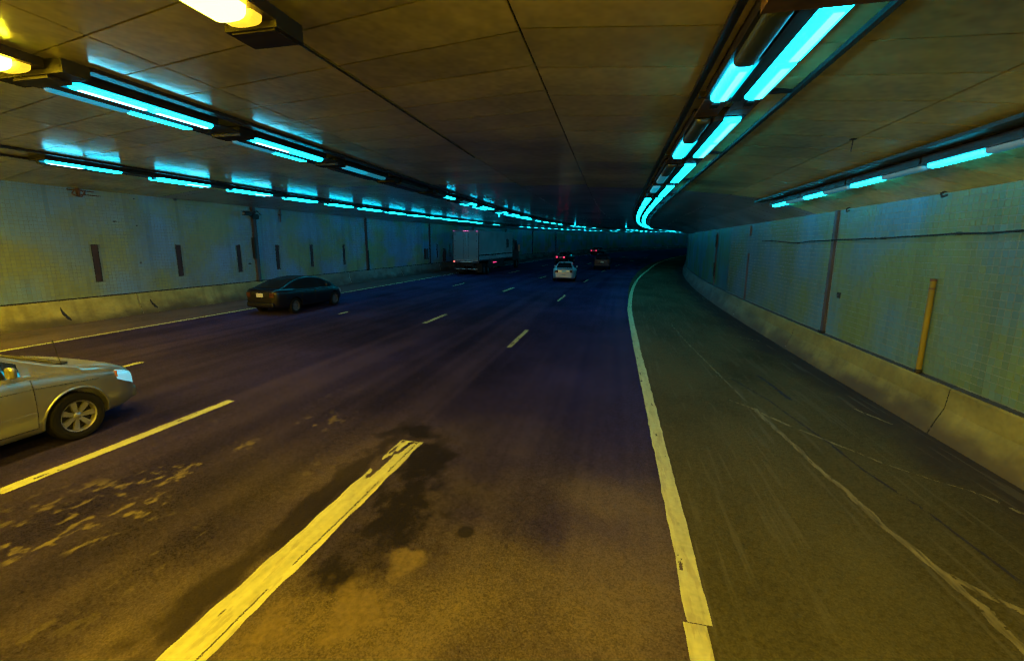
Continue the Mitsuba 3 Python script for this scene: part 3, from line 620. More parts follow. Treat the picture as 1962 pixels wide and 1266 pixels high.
for d0, d1, last, nm, pw in ((-3.03, -2.72, 0.6, 'row above the left lane', 1.0), (-6.42, -6.02, 1.3, 'row left of the middle', 1.0), (0.95, 1.40, 1.0, 'double row right of the middle', 1.0), (3.95, 4.2, 2.4, 'row close to the right wall', 0.25), (-12.55, -12.1, 5.6, 'leftmost row', 2.6)):
    for j in range(6):
        s1 = last - 2.55 * j
        if s1 < -14: break
        sodium(f'{ordinal(j)} yellow sodium light behind the view in the {nm}', s1 - 1.9, s1, d0, d1, pw)
k = thing('junction_box', 'large dark junction box at the end of the big sodium lamp', 'junction box')
add(k, 'box', rbox(3.34, 3.66, -3.14, -2.66, cz(-2.9) - .15, cz(-2.9) - .003), 'mat_black'); add(k, 'lid', rbox(3.37, 3.63, -3.10, -2.70, cz(-2.9) - .16, cz(-2.9) - .15), 'mat_housing'); add(k, 'conduit', tube(pos(np.arange(3.6, 9.5, .3), -2.90, cz(-2.9) - .014), .011, 6), 'mat_black')
k = thing('junction_box', 'dark junction boxes between the orange sodium lamp and the first cyan light', 'junction box')
add(k, 'box', rbox(3.93, 4.20, -6.75, -5.75, cz(-6.3) - .15, cz(-6.3) - .003), 'mat_black'); add(k, 'lid', rbox(3.95, 4.18, -6.5, -6.0, cz(-6.3) - .18, cz(-6.3) - .15), 'mat_housing')
k = thing('ceiling_plate', 'rusty brown plate across the near end of the double row at the top edge', 'plate')
add(k, 'plate', rbox(2.75, 3.50, 0.84, 1.95, cz(1.4) - .17, cz(1.4) - .004), 'mat_rust')
k = thing('ceiling_rod', 'thin dark rod hanging from the ceiling between the double row and the right wall', 'rod')
add(k, 'rod', tube(pos([7.1, 7.1, 7.12], 3.0, [cz(3.0), cz(3.0) - .08, cz(3.0) - .16]), .008, 6), 'mat_black'); add(k, 'base', rbox(7.07, 7.13, 2.97, 3.03, cz(3.0) - .015, cz(3.0) - .002), 'mat_black')
for lab, s, d in (('small upright cyan signal far ahead, just left of the far end of the double row', 44, -0.6), ('small upright cyan signal far ahead above the silver sedan', 40, -4.6), ('small upright cyan signal far ahead above the front of the truck', 26, -6.9)):
    k = thing('lane_signal', lab, 'signal')
    add(k, 'case', rbox(s, s + .10, d - .07, d + .07, cz(d) - .30, cz(d) - .02), 'mat_black'); add(k, 'lens', rbox(s - .02, s - .001, d - .05, d + .05, cz(d) - .28, cz(d) - .05), 'mat_lens', emitter=light(CYAN * .2, .3)); add(k, 'hanger', rbox(s + .03, s + .06, d - .015, d + .015, cz(d) - .02, cz(d)), 'mat_black')

# ------------------------------------------------------------------ vehicles
def car_paint(name, c, rough=0.32, metal=0.5): P(name, lambda p, n, uv: mi.Color3f(*c) * (0.86 + 0.28 * fbm(p.x * 3, p.y * 3, p.z * 3, 3)), rough, 0.5, metal, 1.0, coatgloss=0.96)
car_paint('mat_silver', (0.36, 0.36, 0.33), 0.26, 0.75); car_paint('mat_maroon', (0.008, 0.0065, 0.014)); car_paint('mat_bright_silver', (0.55, 0.57, 0.60), 0.3, 0.6)
car_paint('mat_slate', (0.014, 0.017, 0.038)); car_paint('mat_night', (0.012, 0.012, 0.016))
P('mat_glass', (0.010, 0.011, 0.012), 0.04, 0.6, 0, 0.8, coatgloss=0.98)
P('mat_tyre', lambda p, n, uv: mi.Color3f(0.006, 0.0055, 0.006) * (0.7 + 0.6 * fbm(p.x * 30, p.y * 30, p.z * 30, 2)), 0.8, 0.3)
P('mat_rim', (0.40, 0.40, 0.40), 0.35, 0.5, 0.75); P('mat_trim', (0.02, 0.02, 0.021), 0.5, 0.4); P('mat_lamp_clear', (0.92, 0.94, 0.96), 0.14, 0.6, 0.9, 1.0); P('mat_lamp_red', (0.05, 0.006, 0.008), 0.12, 0.6, 0, 1.0)
P('mat_lamp_amber', (0.60, 0.18, 0.02), 0.2, 0.5, 0, 1.0); P('mat_plate', (0.62, 0.60, 0.55), 0.5, 0.4); P('mat_rim_dark', (0.16, 0.16, 0.18), 0.4, 0.5, 0.6); P('mat_chrome', (0.75, 0.75, 0.75), 0.12, 0.5, 1.0)
RED = [1.6, 0.06, 0.20]
from scipy.interpolate import PchipInterpolator as Pch
def to_man(m): return m3.Manifold(m3.Mesh(np.asarray(m.vertices, np.float32), np.asarray(m.faces, np.uint32)))
def from_man(M):
    q = M.to_mesh(); return raw(q.vert_properties[:, :3], q.tri_verts)
class Body:
    def __init__(b, sp):
        b.sp = sp; x = sp['x']
        b.f = {k: Pch(x, sp[k]) for k in ('w', 'zb', 'zs', 'zt')}
        b.top = Pch(*zip(*sp['roof'])); b.belt = Pch(*zip(*sp['belt']))
        b.gw = Pch(*zip(*sp['gw'])) if isinstance(sp['gw'], list) else (lambda q: np.full(np.shape(q), sp['gw'])); b.rw = sp['rw']
    def half(b, x):
        w, zb, zs, zt = (float(b.f[k](x)) for k in ('w', 'zb', 'zs', 'zt')); h = zs - zb
        p = [(0, zb), (.8 * w, zb), (.93 * w, zb + .05 * h), (.982 * w, zb + .22 * h), (w, zb + .52 * h), (.988 * w, zb + .84 * h), (.955 * w, zs), (.86 * w, zs + .62 * (zt - zs)), (.55 * w, zs + .93 * (zt - zs)), (0, zt)]
        p = np.array(p); t = np.concatenate([[0], np.cumsum(np.hypot(*np.diff(p, axis=0).T) + 1e-6)])
        T_ = np.linspace(0, t[-1], 30)
        return np.stack([Pch(t, p[:, 0])(T_), Pch(t, p[:, 1])(T_)], 1)
    def gsec(b, x):
        bl, tp, wg, wr = float(b.belt(x)), float(b.top(x)), float(b.gw(x)), b.rw
        tp = max(tp, bl + 0.03); k = min(1.0, (tp - bl) / (b.sp['H'] - bl)); wr = wg + (wr - wg) * k; c = min(.055, .4 * (tp - bl))
        return np.array([(0, bl - .25), (wg, bl - .25), (wg, bl), (wr, tp - c), (wr - .03, tp - .35 * c), (wr - .09, tp - .012), (wr * .5, tp - .003), (0, tp)])
    def loft(b, sec, xs):
        h = [sec(x) for x in xs]; n = len(h[0])
        v, f = [], []
        for x, s in zip(xs, h):
            ring = np.vstack([np.stack([np.full(n, x), s[:, 0], s[:, 1]], 1), np.stack([np.full(n - 2, x), -s[-2:0:-1, 0], s[-2:0:-1, 1]], 1)])
            v.append(ring)
        m = len(v[0]); N = len(v); V = np.vstack(v)
        for i in range(N - 1):
            for j in range(m):
                k = (j + 1) % m
                f += [[i * m + j, i * m + k, (i + 1) * m + k], [i * m + j, (i + 1) * m + k, (i + 1) * m + j]]
        V = np.vstack([V, v[0].mean(0), v[-1].mean(0)]); e = len(V)
        for j in range(m):
            k = (j + 1) % m
            f += [[e - 2, k, j], [e - 1, (N - 1) * m + j, (N - 1) * m + k]]
        q = raw(V, f)
        if q.volume < 0: q.faces = q.faces[:, ::-1]
        return q
    def mesh(b):
        sp = b.sp; x0, x1 = sp['x'][0], sp['x'][-1]
        t = np.linspace(0, 1, 61); xs = x0 + (x1 - x0) * (0.5 - 0.5 * np.cos(np.pi * t)) * .6 + (x1 - x0) * t * .4
        M = to_man(b.loft(b.half, xs)) + to_man(b.loft(b.gsec, np.linspace(sp['roof'][0][0], sp['roof'][-1][0], 46)))
        for ax in (0.0, -sp['wb']):
            for sd in (-1, 1):
                c = m3.Manifold.cylinder(0.34, sp['r'] * 1.16, sp['r'] * 1.16, 40).rotate([90, 0, 0]).translate([ax, sd * (sp['tr'] - .02) + .17, sp['r'] * 1.02])
                M = M - c
        return from_man(M)
    def ylow(b, x, z):
        out = []
        for xi, zi in zip(np.ravel(x), np.ravel(z)):
            s = b.half(float(xi)); i = s[:, 0].argmax(); j0 = max(1, i - 12)
            q = s[5:25]; q = q[np.argsort(q[:, 1])]; out.append(np.interp(zi, q[:, 1], q[:, 0]))
        return np.array(out).reshape(np.shape(x))
    def yglass(b, x, z):
        bl, tp = b.belt(x), b.top(x); wg = b.gw(x); k = np.clip((tp - bl) / (b.sp['H'] - bl), 0, 1); wr = wg + (b.rw - wg) * k; c = np.minimum(.055, .4 * (tp - bl))
        return wg + (wr - wg) * np.clip((z - bl) / np.maximum(tp - c - bl, 1e-3), 0, 1.0)
def spatch(b, x0, x1, lo, hi, sd, off, low, n=8, m=5, thick=0.006, bulge=0.0):
    """A skin patch on a car's side between x0 and x1 and the lines lo(x), hi(x)."""
    X = np.linspace(x0, x1, n)[:, None] + np.zeros((1, m)); Zl = np.array([lo(x) for x in X[:, 0]]); Zh = np.array([hi(x) for x in X[:, 0]])
    Z = Zl[:, None] + (Zh - Zl)[:, None] * np.linspace(0, 1, m)[None]
    Y = (b.ylow(X, Z) if low else b.yglass(X, Z))
    Bu = bulge * np.sin(np.linspace(0, np.pi, n))[:, None] ** .7 * np.sin(np.linspace(0, np.pi, m))[None] ** .7
    o = np.stack([X, sd * (Y + off + Bu), Z], -1).reshape(-1, 3); i = np.stack([X, sd * (Y + off - thick), Z], -1).reshape(-1, 3)
    f = grid_faces(n, m, sd < 0); N = n * m
    rim = [k * m for k in range(n)] + [(n - 1) * m + k for k in range(1, m)] + [k * m + m - 1 for k in range(n - 2, -1, -1)] + [k for k in range(m - 2, 0, -1)]
    fs = []
    for a, c in zip(rim, rim[1:] + rim[:1]): fs += [[a, c, c + N], [a, c + N, a + N]]
    return raw(np.vstack([o, i]), np.vstack([f, f[:, ::-1] + N, fs]))
def line_on(b, pts, sd, off, low, w=0.010):
    """A dark shut line drawn as a thin raised bead along (x, z) points of the side."""
    p = np.array(pts, float); t = np.concatenate([[0], np.cumsum(np.hypot(*np.diff(p, axis=0).T))]); T_ = np.linspace(0, t[-1], max(6, int(t[-1] / .05)))
    X, Z = np.interp(T_, t, p[:, 0]), np.interp(T_, t, p[:, 1]); Y = b.ylow(X, Z) if low else b.yglass(X, Z)
    return tube(np.stack([X, sd * (Y + off), Z], 1), w / 2, 5)
def wheel_parts(k, b, x, sd, spokes, to, rim='mat_rim'):
    r, tr = b.sp['r'], b.sp['tr']; wd = .20
    R0, r1 = r, r * .66
    prof = np.array([[r1, -wd * .42], [r * .80, -wd * .5], [r * .95, -wd * .47], [r, -wd * .36], [r, wd * .36], [r * .95, wd * .47], [r * .80, wd * .5], [r1, wd * .42], [r1, -wd * .42]])
    tm = trimesh.creation.revolve(prof, sections=40)
    Rm = trimesh.transformations.rotation_matrix(-sd * np.pi / 2, [1, 0, 0]); Tm = trimesh.transformations.translation_matrix([x, sd * (tr - wd * .5 - .005), r])
    def put(m): m = m.copy(); m.apply_transform(Tm @ Rm); return m
    w = add(k, 'wheel', put(tm), 'mat_tyre', 30, to=to)
    ring = trimesh.creation.revolve(np.array([[r1 * .88, .02], [r1 * .93, .075], [r1, .085], [r1, .02], [r1 * .88, .02]]), sections=40)
    hub = trimesh.creation.revolve(np.array([[0, .01], [r1 * .26, .01], [r1 * .24, .055], [r1 * .12, .07], [0, .072]]), sections=20)
    arms = []
    for i in range(spokes):
        a = 2 * np.pi * i / spokes; wi, wo = r1 * .10, r1 * .17
        v = np.array([[.15 * r1, -wi], [.9 * r1, -wo], [.9 * r1, wo], [.15 * r1, wi]]); c_, s_ = np.cos(a), np.sin(a)
        v = v @ np.array([[c_, s_], [-s_, c_]])
        z = np.array([.05, .07, .07, .05]); lo = np.column_stack([v, z - .035]); hi = np.column_stack([v * 1.0, z])
        arms.append(raw(np.vstack([lo, hi]), [[0, 2, 1], [0, 3, 2], [4, 5, 6], [4, 6, 7], [0, 1, 5], [0, 5, 4], [1, 2, 6], [1, 6, 5], [2, 3, 7], [2, 7, 6], [3, 0, 4], [3, 4, 7]]))
    base = w.split('__')[0]
    add(w, 'rim', put(cat([ring] + arms + [hub])), rim, 30, to=to)
    add(w, 'drum', put(trimesh.creation.cylinder(r1 * .86, .02, sections=24)), 'mat_black', to=to)
def ebox(x0, x1, y0, y1, z0, z1, r=0.0):
    if r <= 0: m = trimesh.creation.box((x1 - x0, y1 - y0, z1 - z0)); m.apply_translation(((x0 + x1) / 2, (y0 + y1) / 2, (z0 + z1) / 2)); return m
    pts = [[x, y, z] for x in (x0 + r, x1 - r) for y in (y0 + r, y1 - r) for z in (z0 + r, z1 - r)]
    s = trimesh.creation.icosphere(1, r).vertices
    return trimesh.convex.convex_hull(np.vstack([np.array(p) + s for p in pts]))
def veh_matrix(s, d, turn=0.0, scale=1.0):
    th = heading(s) + turn; a = (pos(s + .5, d, 0) - pos(s - .5, d, 0))[2]
    c = pos(s, d, gz(d)); M = np.eye(4)
    X = np.array([math.sin(th), math.cos(th), a]); X /= np.linalg.norm(X); Y = np.array([-math.cos(th), math.sin(th), 0.018]); Y -= X * (X @ Y); Y /= np.linalg.norm(Y); Z = np.cross(X, Y)
    M[:3, 0], M[:3, 1], M[:3, 2], M[:3, 3] = X * scale, Y * scale, Z * scale, c
    return T(M.tolist())
SEDAN = dict(x=[-3.66, -3.62, -3.45, -3.0, -2.2, -1.2, 0.0, 0.5, 0.78, 0.86, 0.88], w=[.50, .64, .77, .87, .895, .895, .875, .79, .64, .50, .36],
             zb=[.42, .34, .27, .22, .20, .19, .20, .22, .28, .36, .42], zs=[.86, .93, .97, .97, .94, .90, .84, .78, .70, .62, .55], zt=[.90, .99, 1.06, 1.06, 1.02, .98, .93, .86, .75, .65, .57],
             roof=[(-3.45, 1.03), (-3.05, 1.15), (-2.5, 1.325), (-1.95, 1.425), (-1.4, 1.455), (-.9, 1.405), (-.3, 1.21), (.25, .97)], belt=[(-3.5, 1.0), (-2.6, .98), (-1, .93), (.3, .88)], gw=[(-3.5, .66), (-2.9, .76), (-2.2, .80), (-.6, .80), (.3, .70)], rw=.53, H=1.455, wb=2.7, r=.32, tr=.885)
MINIVAN = dict(x=[-3.95, -3.9, -3.75, -2.9, -1.5, -.5, .1, .55, .82, .93, .97], w=[.75, .86, .91, .935, .935, .935, .93, .88, .78, .66, .50],
               zb=[.42, .32, .28, .24, .22, .22, .23, .24, .27, .34, .42], zs=[1.02, 1.05, 1.07, 1.06, 1.04, 1.01, .945, .87, .775, .69, .60], zt=[1.06, 1.09, 1.11, 1.10, 1.10, 1.11, 1.055, .965, .84, .74, .63],
               roof=[(-3.92, 1.10), (-3.80, 1.50), (-3.5, 1.72), (-2.6, 1.78), (-1.7, 1.76), (-1.25, 1.66), (-.75, 1.40), (-.15, 1.13), (.12, 1.03)], belt=[(-3.95, 1.06), (-2, 1.05), (-.6, 1.02), (.2, .98)], gw=.86, rw=.66, H=1.78, wb=2.92, r=.335, tr=.93)
SUV = dict(x=[-3.72, -3.68, -3.55, -2.8, -1.5, -.5, .1, .6, .82, .9, .93], w=[.74, .84, .89, .91, .91, .91, .91, .88, .80, .70, .58],
           zb=[.50, .42, .36, .32, .30, .30, .30, .32, .36, .42, .50], zs=[1.04, 1.07, 1.08, 1.06, 1.03, 1.0, .98, .94, .88, .80, .70], zt=[1.08, 1.11, 1.12, 1.10, 1.08, 1.09, 1.08, 1.04, .96, .86, .74],
           roof=[(-3.70, 1.08), (-3.6, 1.40), (-3.35, 1.66), (-2.6, 1.73), (-1.7, 1.72), (-1.1, 1.62), (-.55, 1.32), (-.1, 1.07)], belt=[(-3.7, 1.06), (-2, 1.03), (-.2, 1.0)], gw=.84, rw=.62, H=1.73, wb=2.65, r=.36, tr=.91)
def screen(b, x0, x1, off=.006, n=8, m=7, inset=.10):
    """The windscreen or rear window: a sheet lying on the sloping roof surface between x0 and x1."""
    X = np.linspace(x0, x1, n)[:, None]; tp = b.top(X)
    bl = b.belt(X); k = np.clip((tp - bl) / (b.sp['H'] - bl), 0, 1); W = (b.gw(X) + (b.rw - b.gw(X)) * k) - inset
    Y = W * np.linspace(-1, 1, m)[None]; Z = tp - .012 * (np.abs(Y) / (W + .01)) ** 2 + off + 0 * Y
    o = np.stack([X + 0 * Y, Y, Z], -1).reshape(-1, 3); f = grid_faces(n, m); N = n * m
    lo = o - [0, 0, .02]
    return raw(np.vstack([o, lo]), np.vstack([f, f[:, ::-1] + N]))
_BM = {}
def car(label, sp, s, d, paint, scale=1.0, turn=0.0, group=None, detail=2, lights=False, plate=True, cat_='car', name='car', spokes=7):
    k = thing(name, label, cat_, group); b = Body(sp); to = veh_matrix(s, d, turn, scale)
    if id(sp) not in _BM: _BM[id(sp)] = b.mesh()
    add(k, 'body', _BM[id(sp)], paint, 32, to=to)
    for ax in (0.0, -sp['wb']):
        for sd in (-1, 1): wheel_parts(k, b, ax, sd, spokes, to, 'mat_rim' if name == 'minivan' else 'mat_rim_dark')
    xr = sp['x'][0]; H = sp['H']; bf = lambda x: float(b.belt(x)) + .03; tf = lambda x: min(float(b.top(x)), H) - .085
    if sp is SEDAN: wins = [(-.95, -.05, 0), (-1.92, -1.0, 0), (-2.62, -1.98, 0)]; ws, bw = (-.80, .06), (-3.28, -2.18)
    elif sp is MINIVAN: wins = [(-1.45, -.52, 0), (-2.60, -1.52, 0), (-3.6, -2.68, 0)]; ws, bw = (-1.20, -.05), (-3.86, -3.62)
    else: wins = [(-1.25, -.42, 0), (-2.2, -1.32, 0), (-3.25, -2.28, 0)]; ws, bw = (-1.0, -.20), (-3.66, -3.46)
    for x0, x1, _ in wins:
        for sd in (-1, 1): add(k, 'side_window', spatch(b, x0, x1, bf, lambda x: max(tf(x), bf(x) + .02), sd, .004, False), 'mat_glass', 30, to=to)
    add(k, 'windscreen', screen(b, *ws), 'mat_glass', 30, to=to)
    if sp is SEDAN: add(k, 'rear_window', screen(b, *bw), 'mat_glass', 30, to=to)
    else:
        z0, z1 = float(b.belt(xr + .1)) + .06, H - .22
        add(k, 'rear_window', raw(np.array([[xr + .00 - .012 + .10 * 0, y * w_, z] for z, w_, in ((z0, .70), (z1, .58)) for y in (-1, -.3, .3, 1)]) + np.array([[.0, 0, 0]] * 4 + [[.20, 0, 0]] * 4), grid_faces(2, 4, True)), 'mat_glass', to=to)
    # doors: skins standing a hair proud, with dark shut lines round them
    ds = {id(SEDAN): ((-.42, -1.42), (-1.44, -2.36)), id(MINIVAN): ((-.46, -1.48), (-1.50, -2.55)), id(SUV): ((-.40, -1.36), (-1.38, -2.25))}[id(sp)]
    zlo = lambda x: float(b.f['zb'](x)) + .12; zhi = lambda x: float(b.f['zs'](x)) - .02
    if detail:
        for sd in (-1, 1):
            for x1, x0 in ds:
                xc = -sp['wb'] + sp['r'] * 1.22 if x0 < -sp['wb'] + .42 else x0
                dk = add(k, 'door', spatch(b, xc, x1, zlo, zhi, sd, .004, True, 9, 7), paint, 30, to=to)
                add(dk, 'shut_line', cat([line_on(b, [(x1, zlo(x1)), (x1, zhi(x1))], sd, .003, True), line_on(b, [(xc, zlo(xc)), (xc, zhi(xc))], sd, .003, True), line_on(b, [(xc, zlo(xc)), (x1, zlo(x1))], sd, .003, True)]), 'mat_black', to=to)
                add(dk, 'handle', ebox(xc + .08, xc + .26, sd * (float(b.ylow(np.array([xc + .17]), np.array([zhi(xc) - .10]))[0]) + .015) - .012, sd * (float(b.ylow(np.array([xc + .17]), np.array([zhi(xc) - .10]))[0]) + .015) + .012, zhi(xc) - .115, zhi(xc) - .085, .008), paint, to=to)
            mx = ds[0][0] - (.20 if sp is MINIVAN else .24)
            yy = float(b.gw(mx)) + .12
            mk = add(k, 'mirror', ebox(mx - .045, mx + .04, sd * (yy - .03) - .07, sd * (yy - .03) + .06, float(b.belt(mx)) + .04, float(b.belt(mx)) + .19, .038), paint, 40, to=to)
    # lights, bumpers, plate
    xf = sp['x'][-1]; zl = float(b.f['zs'](xf - .14)) - .05
    for sd in (-1, 1):
        def lampskin(xa, xb, za, zb_, off=.006): return spatch(b, xa, xb, lambda x: za, lambda x: zb_, sd, off, True, 7, 5)
        hk = add(k, 'headlight', spatch(b, xf - .40, xf - .09, lambda x: float(b.f['zs'](x)) - .19 + .25 * max(0, xf - .26 - x), lambda x: float(b.f['zs'](x)) - .015, sd, .008, True, 12, 9, .02, .02), 'mat_lamp_clear', True, **({'emitter': light([.15, .50, .62], .3)} if name == 'minivan' else {}), to=to)  # minivan lens given a faint glow, added in place of reflected tube light
        add(hk, 'indicator', spatch(b, xf - .41, xf - .375, lambda x: float(b.f['zs'](x)) - .12, lambda x: float(b.f['zs'](x)) - .03, sd, .012, True, 4, 4), 'mat_lamp_amber', 30, to=to)
        zt0, zt1 = (float(b.f['zs'](xr + .1)) - .22, float(b.f['zs'](xr + .1)) - .04)
        wt = float(b.f['w'](xr + .03))
        v = []
        for y in np.linspace(.44 if sp is SEDAN else .58, wt + .02, 6):
            xx = xr - .016 + max(0, (y - .55)) ** 1.5 * .5 if sp is SEDAN else xr - .012 + max(0, y - .66) ** 1.5 * .6
            v += [[xx, sd * y, zt0 if sp is SEDAN else zt0 - .10], [xx + .005, sd * y, zt1 if sp is SEDAN else zt1 + .12]]
        v = np.array(v); m = raw(np.vstack([v, v + [.03, 0, 0]]), np.vstack([grid_faces(6, 2), grid_faces(6, 2)[:, ::-1] + 12]))
        if lights: m.faces = m.faces if m.face_normals[0][0] < 0 else m.faces[:, ::-1]
        add(k, 'tail_light', m, 'mat_lamp_red', to=to)
        if lights:
            yl = wt - .14
            add(k, 'tail_lamp', ebox(xr - .05, xr - .02, sd * yl - .13, sd * yl + .13, zt0 + .0, zt1 + .02, .01), 'mat_lens', to=to, emitter=light(RED, .5))
    zb0 = float(b.f['zb'](xr + .1))
    add(k, 'rear_bumper', ebox(xr - .06, xr + .12, -float(b.f['w'](xr + .04)) + .02, float(b.f['w'](xr + .04)) - .02, zb0 + .02, zb0 + .22, .05), paint, 40, to=to)
    add(k, 'front_bumper', ebox(xf - .16, xf + .03, -float(b.f['w'](xf - .06)) + .02, float(b.f['w'](xf - .06)) - .02, float(b.f['zb'](xf - .15)) + .01, float(b.f['zb'](xf - .15)) + .22, .06), paint, 40, to=to)
    add(k, 'grille', ebox(xf - .02, xf + .012, -.36, .36, .50, .60, .008), 'mat_trim', to=to)
    if plate: add(k, 'licence_plate', ebox(xr - .032, xr - .012, -.155, .155, float(b.f['zs'](xr + .1)) - .22, float(b.f['zs'](xr + .1)) - .06, .006) if sp is SEDAN else ebox(xr - .028, xr - .012, -.155, .155, .78, .93, .006), 'mat_plate', to=to)
    return k, b, to

VS, VD = 4.18, -6.74 - .93 * .93
vk, vb, vto = car('silver minivan entering at the left edge, only its nose and front wheel in view', MINIVAN, VS, VD, 'mat_silver', 0.93, 0.0, None, 2, False, True, 'van', 'minivan')
for sd in (-1, 1):
    add(vk, 'arch_lip', tube(np.array([[.405 * math.cos(a), sd * (float(vb.ylow(np.array([.405 * math.cos(a)]), np.array([max(.335 + .405 * math.sin(a), .3)]))[0]) - .004), .342 + .405 * math.sin(a)] for a in np.linspace(-.15, math.pi + .15, 26)]), .016, 7), 'mat_silver', 40, to=vto)
    add(vk, 'rub_strip', spatch(vb, -2.4, -.47, lambda x: .50, lambda x: .56, sd, .014, True, 12, 3), 'mat_silver', 30, to=vto)
    add(vk, 'crease', line_on(vb, [(-2.5, .90), (-.45, .865), (.30, .80)], sd, .002, True, .008), 'mat_trim', to=vto)
    add(vk, 'hood_line', tube(np.array([[x, sd * np.interp(x, [-.1, .5, .85], [.80, .70, .52]), float(vb.f['zs'](x)) + .60 * (float(vb.f['zt'](x)) - float(vb.f['zs'](x))) + .006] for x in np.linspace(-.1, .85, 14)]), .006, 5), 'mat_black', to=vto)
add(vk, 'wiper', cat([tube([[-.02, -.55, 1.10], [-.10, -.1, 1.13], [-.16, .35, 1.155]], .010, 5), tube([[.0, .05, 1.09], [-.1, .4, 1.13], [-.14, .7, 1.15]], .010, 5)]), 'mat_black', to=vto)
add(vk, 'cowl', ebox(-.08, .10, -.70, .70, 1.055, 1.092, .015), 'mat_trim', to=vto)
add(vk, 'antenna', tube([[.02, -.70, 1.02], [-.05, -.715, 1.42]], .005, 5), 'mat_black', to=vto)
car('dark maroon sedan ahead of the minivan near the left wall', SEDAN, 14.14 + 2.38, -11.32 - .885 * .88, 'mat_maroon', 0.88, 0.0, None, 2, False, True, spokes=9)
car('bright silver sedan in the middle lane, right of the truck', SEDAN, 30.9 + 3.6, -4.25, 'mat_bright_silver', 0.92, -0.13, None, 1, False)
car('dark sport utility vehicle ahead of the silver sedan, right of it', SUV, 45.0 + 3.6, -3.35, 'mat_slate', 0.90, -0.15, None, 1, False, name='suv', cat_='suv')
car('dark car with glowing red tail lights just beyond the silver sedan', SEDAN, 53.0 + 3.4, -9.2, 'mat_night', 0.92, 0.0, None, 0, True)
car('farthest dark car with small glowing red tail lights', SEDAN, 78 + 3.4, -12.5, 'mat_night', 0.92, 0.0, None, 0, True)

# the box truck
tk = thing('box_truck', 'pale grey box truck with a row of red marker lights, driving along the left wall', 'truck')
TS, TD = 33.5, -12.12; tto = veh_matrix(TS, TD)                      # origin at the foot of its rear doors, x forward
P('mat_box', lambda p, n, uv: mi.Color3f(0.16, 0.19, 0.22) * (0.75 + 0.4 * fbm(p.x * 1.3, p.y * 1.3, p.z * 1.3, 4)), 0.5, 0.4)
P('mat_box_side', lambda p, n, uv: mi.Color3f(0.36, 0.37, 0.42) * (0.7 + 0.5 * fbm(p.x * 1.3, p.y * 1.3, p.z * 1.3, 4)), 0.5, 0.4)
tp = lambda n, m, mat='mat_trim', sm=False, **q: add(tk, n, m, mat, sm, to=tto, **q)
HW, ZB, ZT, LN = 1.10, 1.14, 3.52, 9.2
tp('box', ebox(.02, LN, -HW, HW, ZB, ZT, .03), 'mat_box_side', 30, label='tall dark sided cargo box of the truck')
for sd in (-1, 1):
    dk = tp('rear_door', ebox(-.02, .02, min(sd * .012, sd * (HW - .07)), max(sd * .012, sd * (HW - .07)), ZB + .08, ZT - .12), 'mat_box', label='pale rear door of the cargo box')
    add(dk, 'lock_rod', cat([trimesh.creation.cylinder(.014, ZT - ZB - .3, sections=8, transform=trimesh.transformations.translation_matrix([-.035, sd * y, (ZT + ZB) / 2])) for y in (.22,)]), 'mat_steel', to=tto)
    add(dk, 'hinge', cat([ebox(-.032, -.018, sd * .93 - .06, sd * .93 + .06, z - .03, z + .03) for z in (1.5, 2.1, 2.7, 3.2)]), 'mat_steel', to=tto)
    tp('corner_post', ebox(-.03, .03, min(sd * (HW - .065), sd * HW), max(sd * (HW - .065), sd * HW), ZB, ZT), 'mat_steel')
tp('header', ebox(-.03, .03, -HW, HW, ZT - .115, ZT), 'mat_steel')
for y in (1.02, .16, 0.0, -.16, -.92): tp('marker_light', ebox(-.065, -.03, y - .05, y + .05, ZT - .085, ZT - .02, .01), 'mat_lens', emitter=light([2.5, .12, .8], .4))
tp('sill', ebox(-.05, .05, -HW, HW, ZB - .14, ZB), 'mat_steel'); tp('sill_plate', ebox(-.062, -.05, -.55, .45, ZB - .10, ZB - .03), 'mat_plate')
tp('tail_light', ebox(-.08, -.05, .92, 1.04, ZB - .12, ZB - .01, .012), 'mat_lens', emitter=light([3.2, .35, .25], .4), label='lit red tail light'); tp('tail_light', ebox(-.08, -.05, -1.04, -.92, ZB - .12, ZB - .01, .012), 'mat_lamp_red')
tp('bumper_bar', ebox(-.05, .03, -1.0, 1.0, .46, .56, .01), 'mat_steel'); tp('bumper_upright', cat([ebox(-.02, .03, y - .04, y + .04, .5, ZB - .1) for y in (-.6, .6)]), 'mat_black')
for y0 in (-.93, -.45, .05, .55): tp('reflector', ebox(-.056, -.05, y0, y0 + .28, .49, .53), 'mat_plate')
tp('chassis', ebox(.1, LN + 1.8, -.45, .45, .75, 1.0), 'mat_black')
for sd in (-1, 1): tp('mud_flap', ebox(.75, .77, sd * .8 - .28, sd * .8 + .28, .22, .95), 'mat_black')
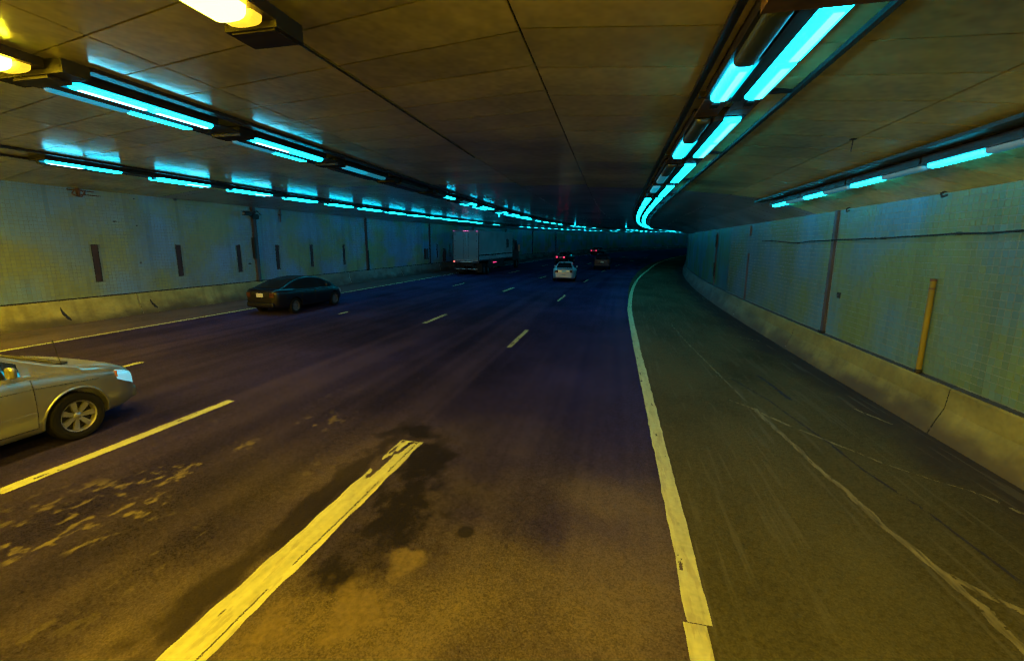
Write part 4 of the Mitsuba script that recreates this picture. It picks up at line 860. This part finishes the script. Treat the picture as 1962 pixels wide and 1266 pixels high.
for sd in (-1, 1):
    tp('side_rail', ebox(.03, LN, min(sd * HW, sd * (HW + .02)), max(sd * HW, sd * (HW + .02)), ZB, ZB + .10), 'mat_steel')
    tp('side_band', ebox(.05, LN - .05, min(sd * HW, sd * (HW + .006)), max(sd * HW, sd * (HW + .006)), ZB + .40, ZB + .50), 'mat_black')
    tp('side_panel', cat([ebox(.2 + i * .55, .225 + i * .55, min(sd * HW, sd * (HW + .012)), max(sd * HW, sd * (HW + .012)), ZB + .52, ZT - .08) for i in range(16)]), 'mat_box_side', kind='stuff')
    tp('skirt', ebox(2.2, 6.6, min(sd * (HW - .05), sd * (HW - .02)), max(sd * (HW - .05), sd * (HW - .02)), .5, ZB), 'mat_black')
    for x in (3.6, 4.15): tp('side_marker', ebox(x - .05, x + .05, min(sd * (HW + .001), sd * (HW + .03)), max(sd * (HW + .001), sd * (HW + .03)), .88, .96, .008), 'mat_lens', emitter=light([4, .2, 1.0], .4))
tp('side_patch', ebox(7.2, 7.9, -HW - .012, -HW, 2.1, 2.9), 'mat_black')
def truck_wheel(x, y):
    w = tp('wheel', trimesh.creation.revolve(np.array([[.25, -.13], [.44, -.14], [.47, -.10], [.47, .10], [.44, .14], [.25, .13], [.25, -.13]]), sections=28).apply_transform(trimesh.transformations.translation_matrix([x, y, .47]) @ trimesh.transformations.rotation_matrix(np.pi / 2, [1, 0, 0])), 'mat_tyre', 30)
    add(w, 'rim', trimesh.creation.cylinder(.25, .18, sections=20).apply_transform(trimesh.transformations.translation_matrix([x, y, .47]) @ trimesh.transformations.rotation_matrix(np.pi / 2, [1, 0, 0])), 'mat_steel', 30, to=tto)
for x in (1.35, 2.35, LN + 1.9):
    for y in (-.93, .93) if x > 5 else (-.93, -.62, .62, .93): truck_wheel(x, y)
cabm = m3.Manifold.hull_points(np.array([[x, y, z] for x, z in ((LN + .35, .8), (LN + 2.5, .8), (LN + 2.55, 1.5), (LN + 2.2, 1.75), (LN + 1.75, 2.75), (LN + .35, 2.9)) for y in (-1.02, 1.02)], np.float32))
tp('cab', from_man(cabm), 'mat_trim', 30); 
for sd in (-1, 1):
    tp('cab_window', ebox(LN + .9, LN + 1.75, sd * 1.022 - .006, sd * 1.022 + .006, 1.85, 2.5), 'mat_glass')
    mk = tp('wing_mirror', ebox(LN + 1.55, LN + 1.65, sd * 1.32 - .10, sd * 1.32 + .10, 1.7, 2.35, .02), 'mat_chrome', 30); add(mk, 'arm', cat([tube([[LN + 1.6, sd * 1.0, z], [LN + 1.6, sd * 1.3, z]], .018, 6) for z in (1.8, 2.25)]), 'mat_black', to=tto)
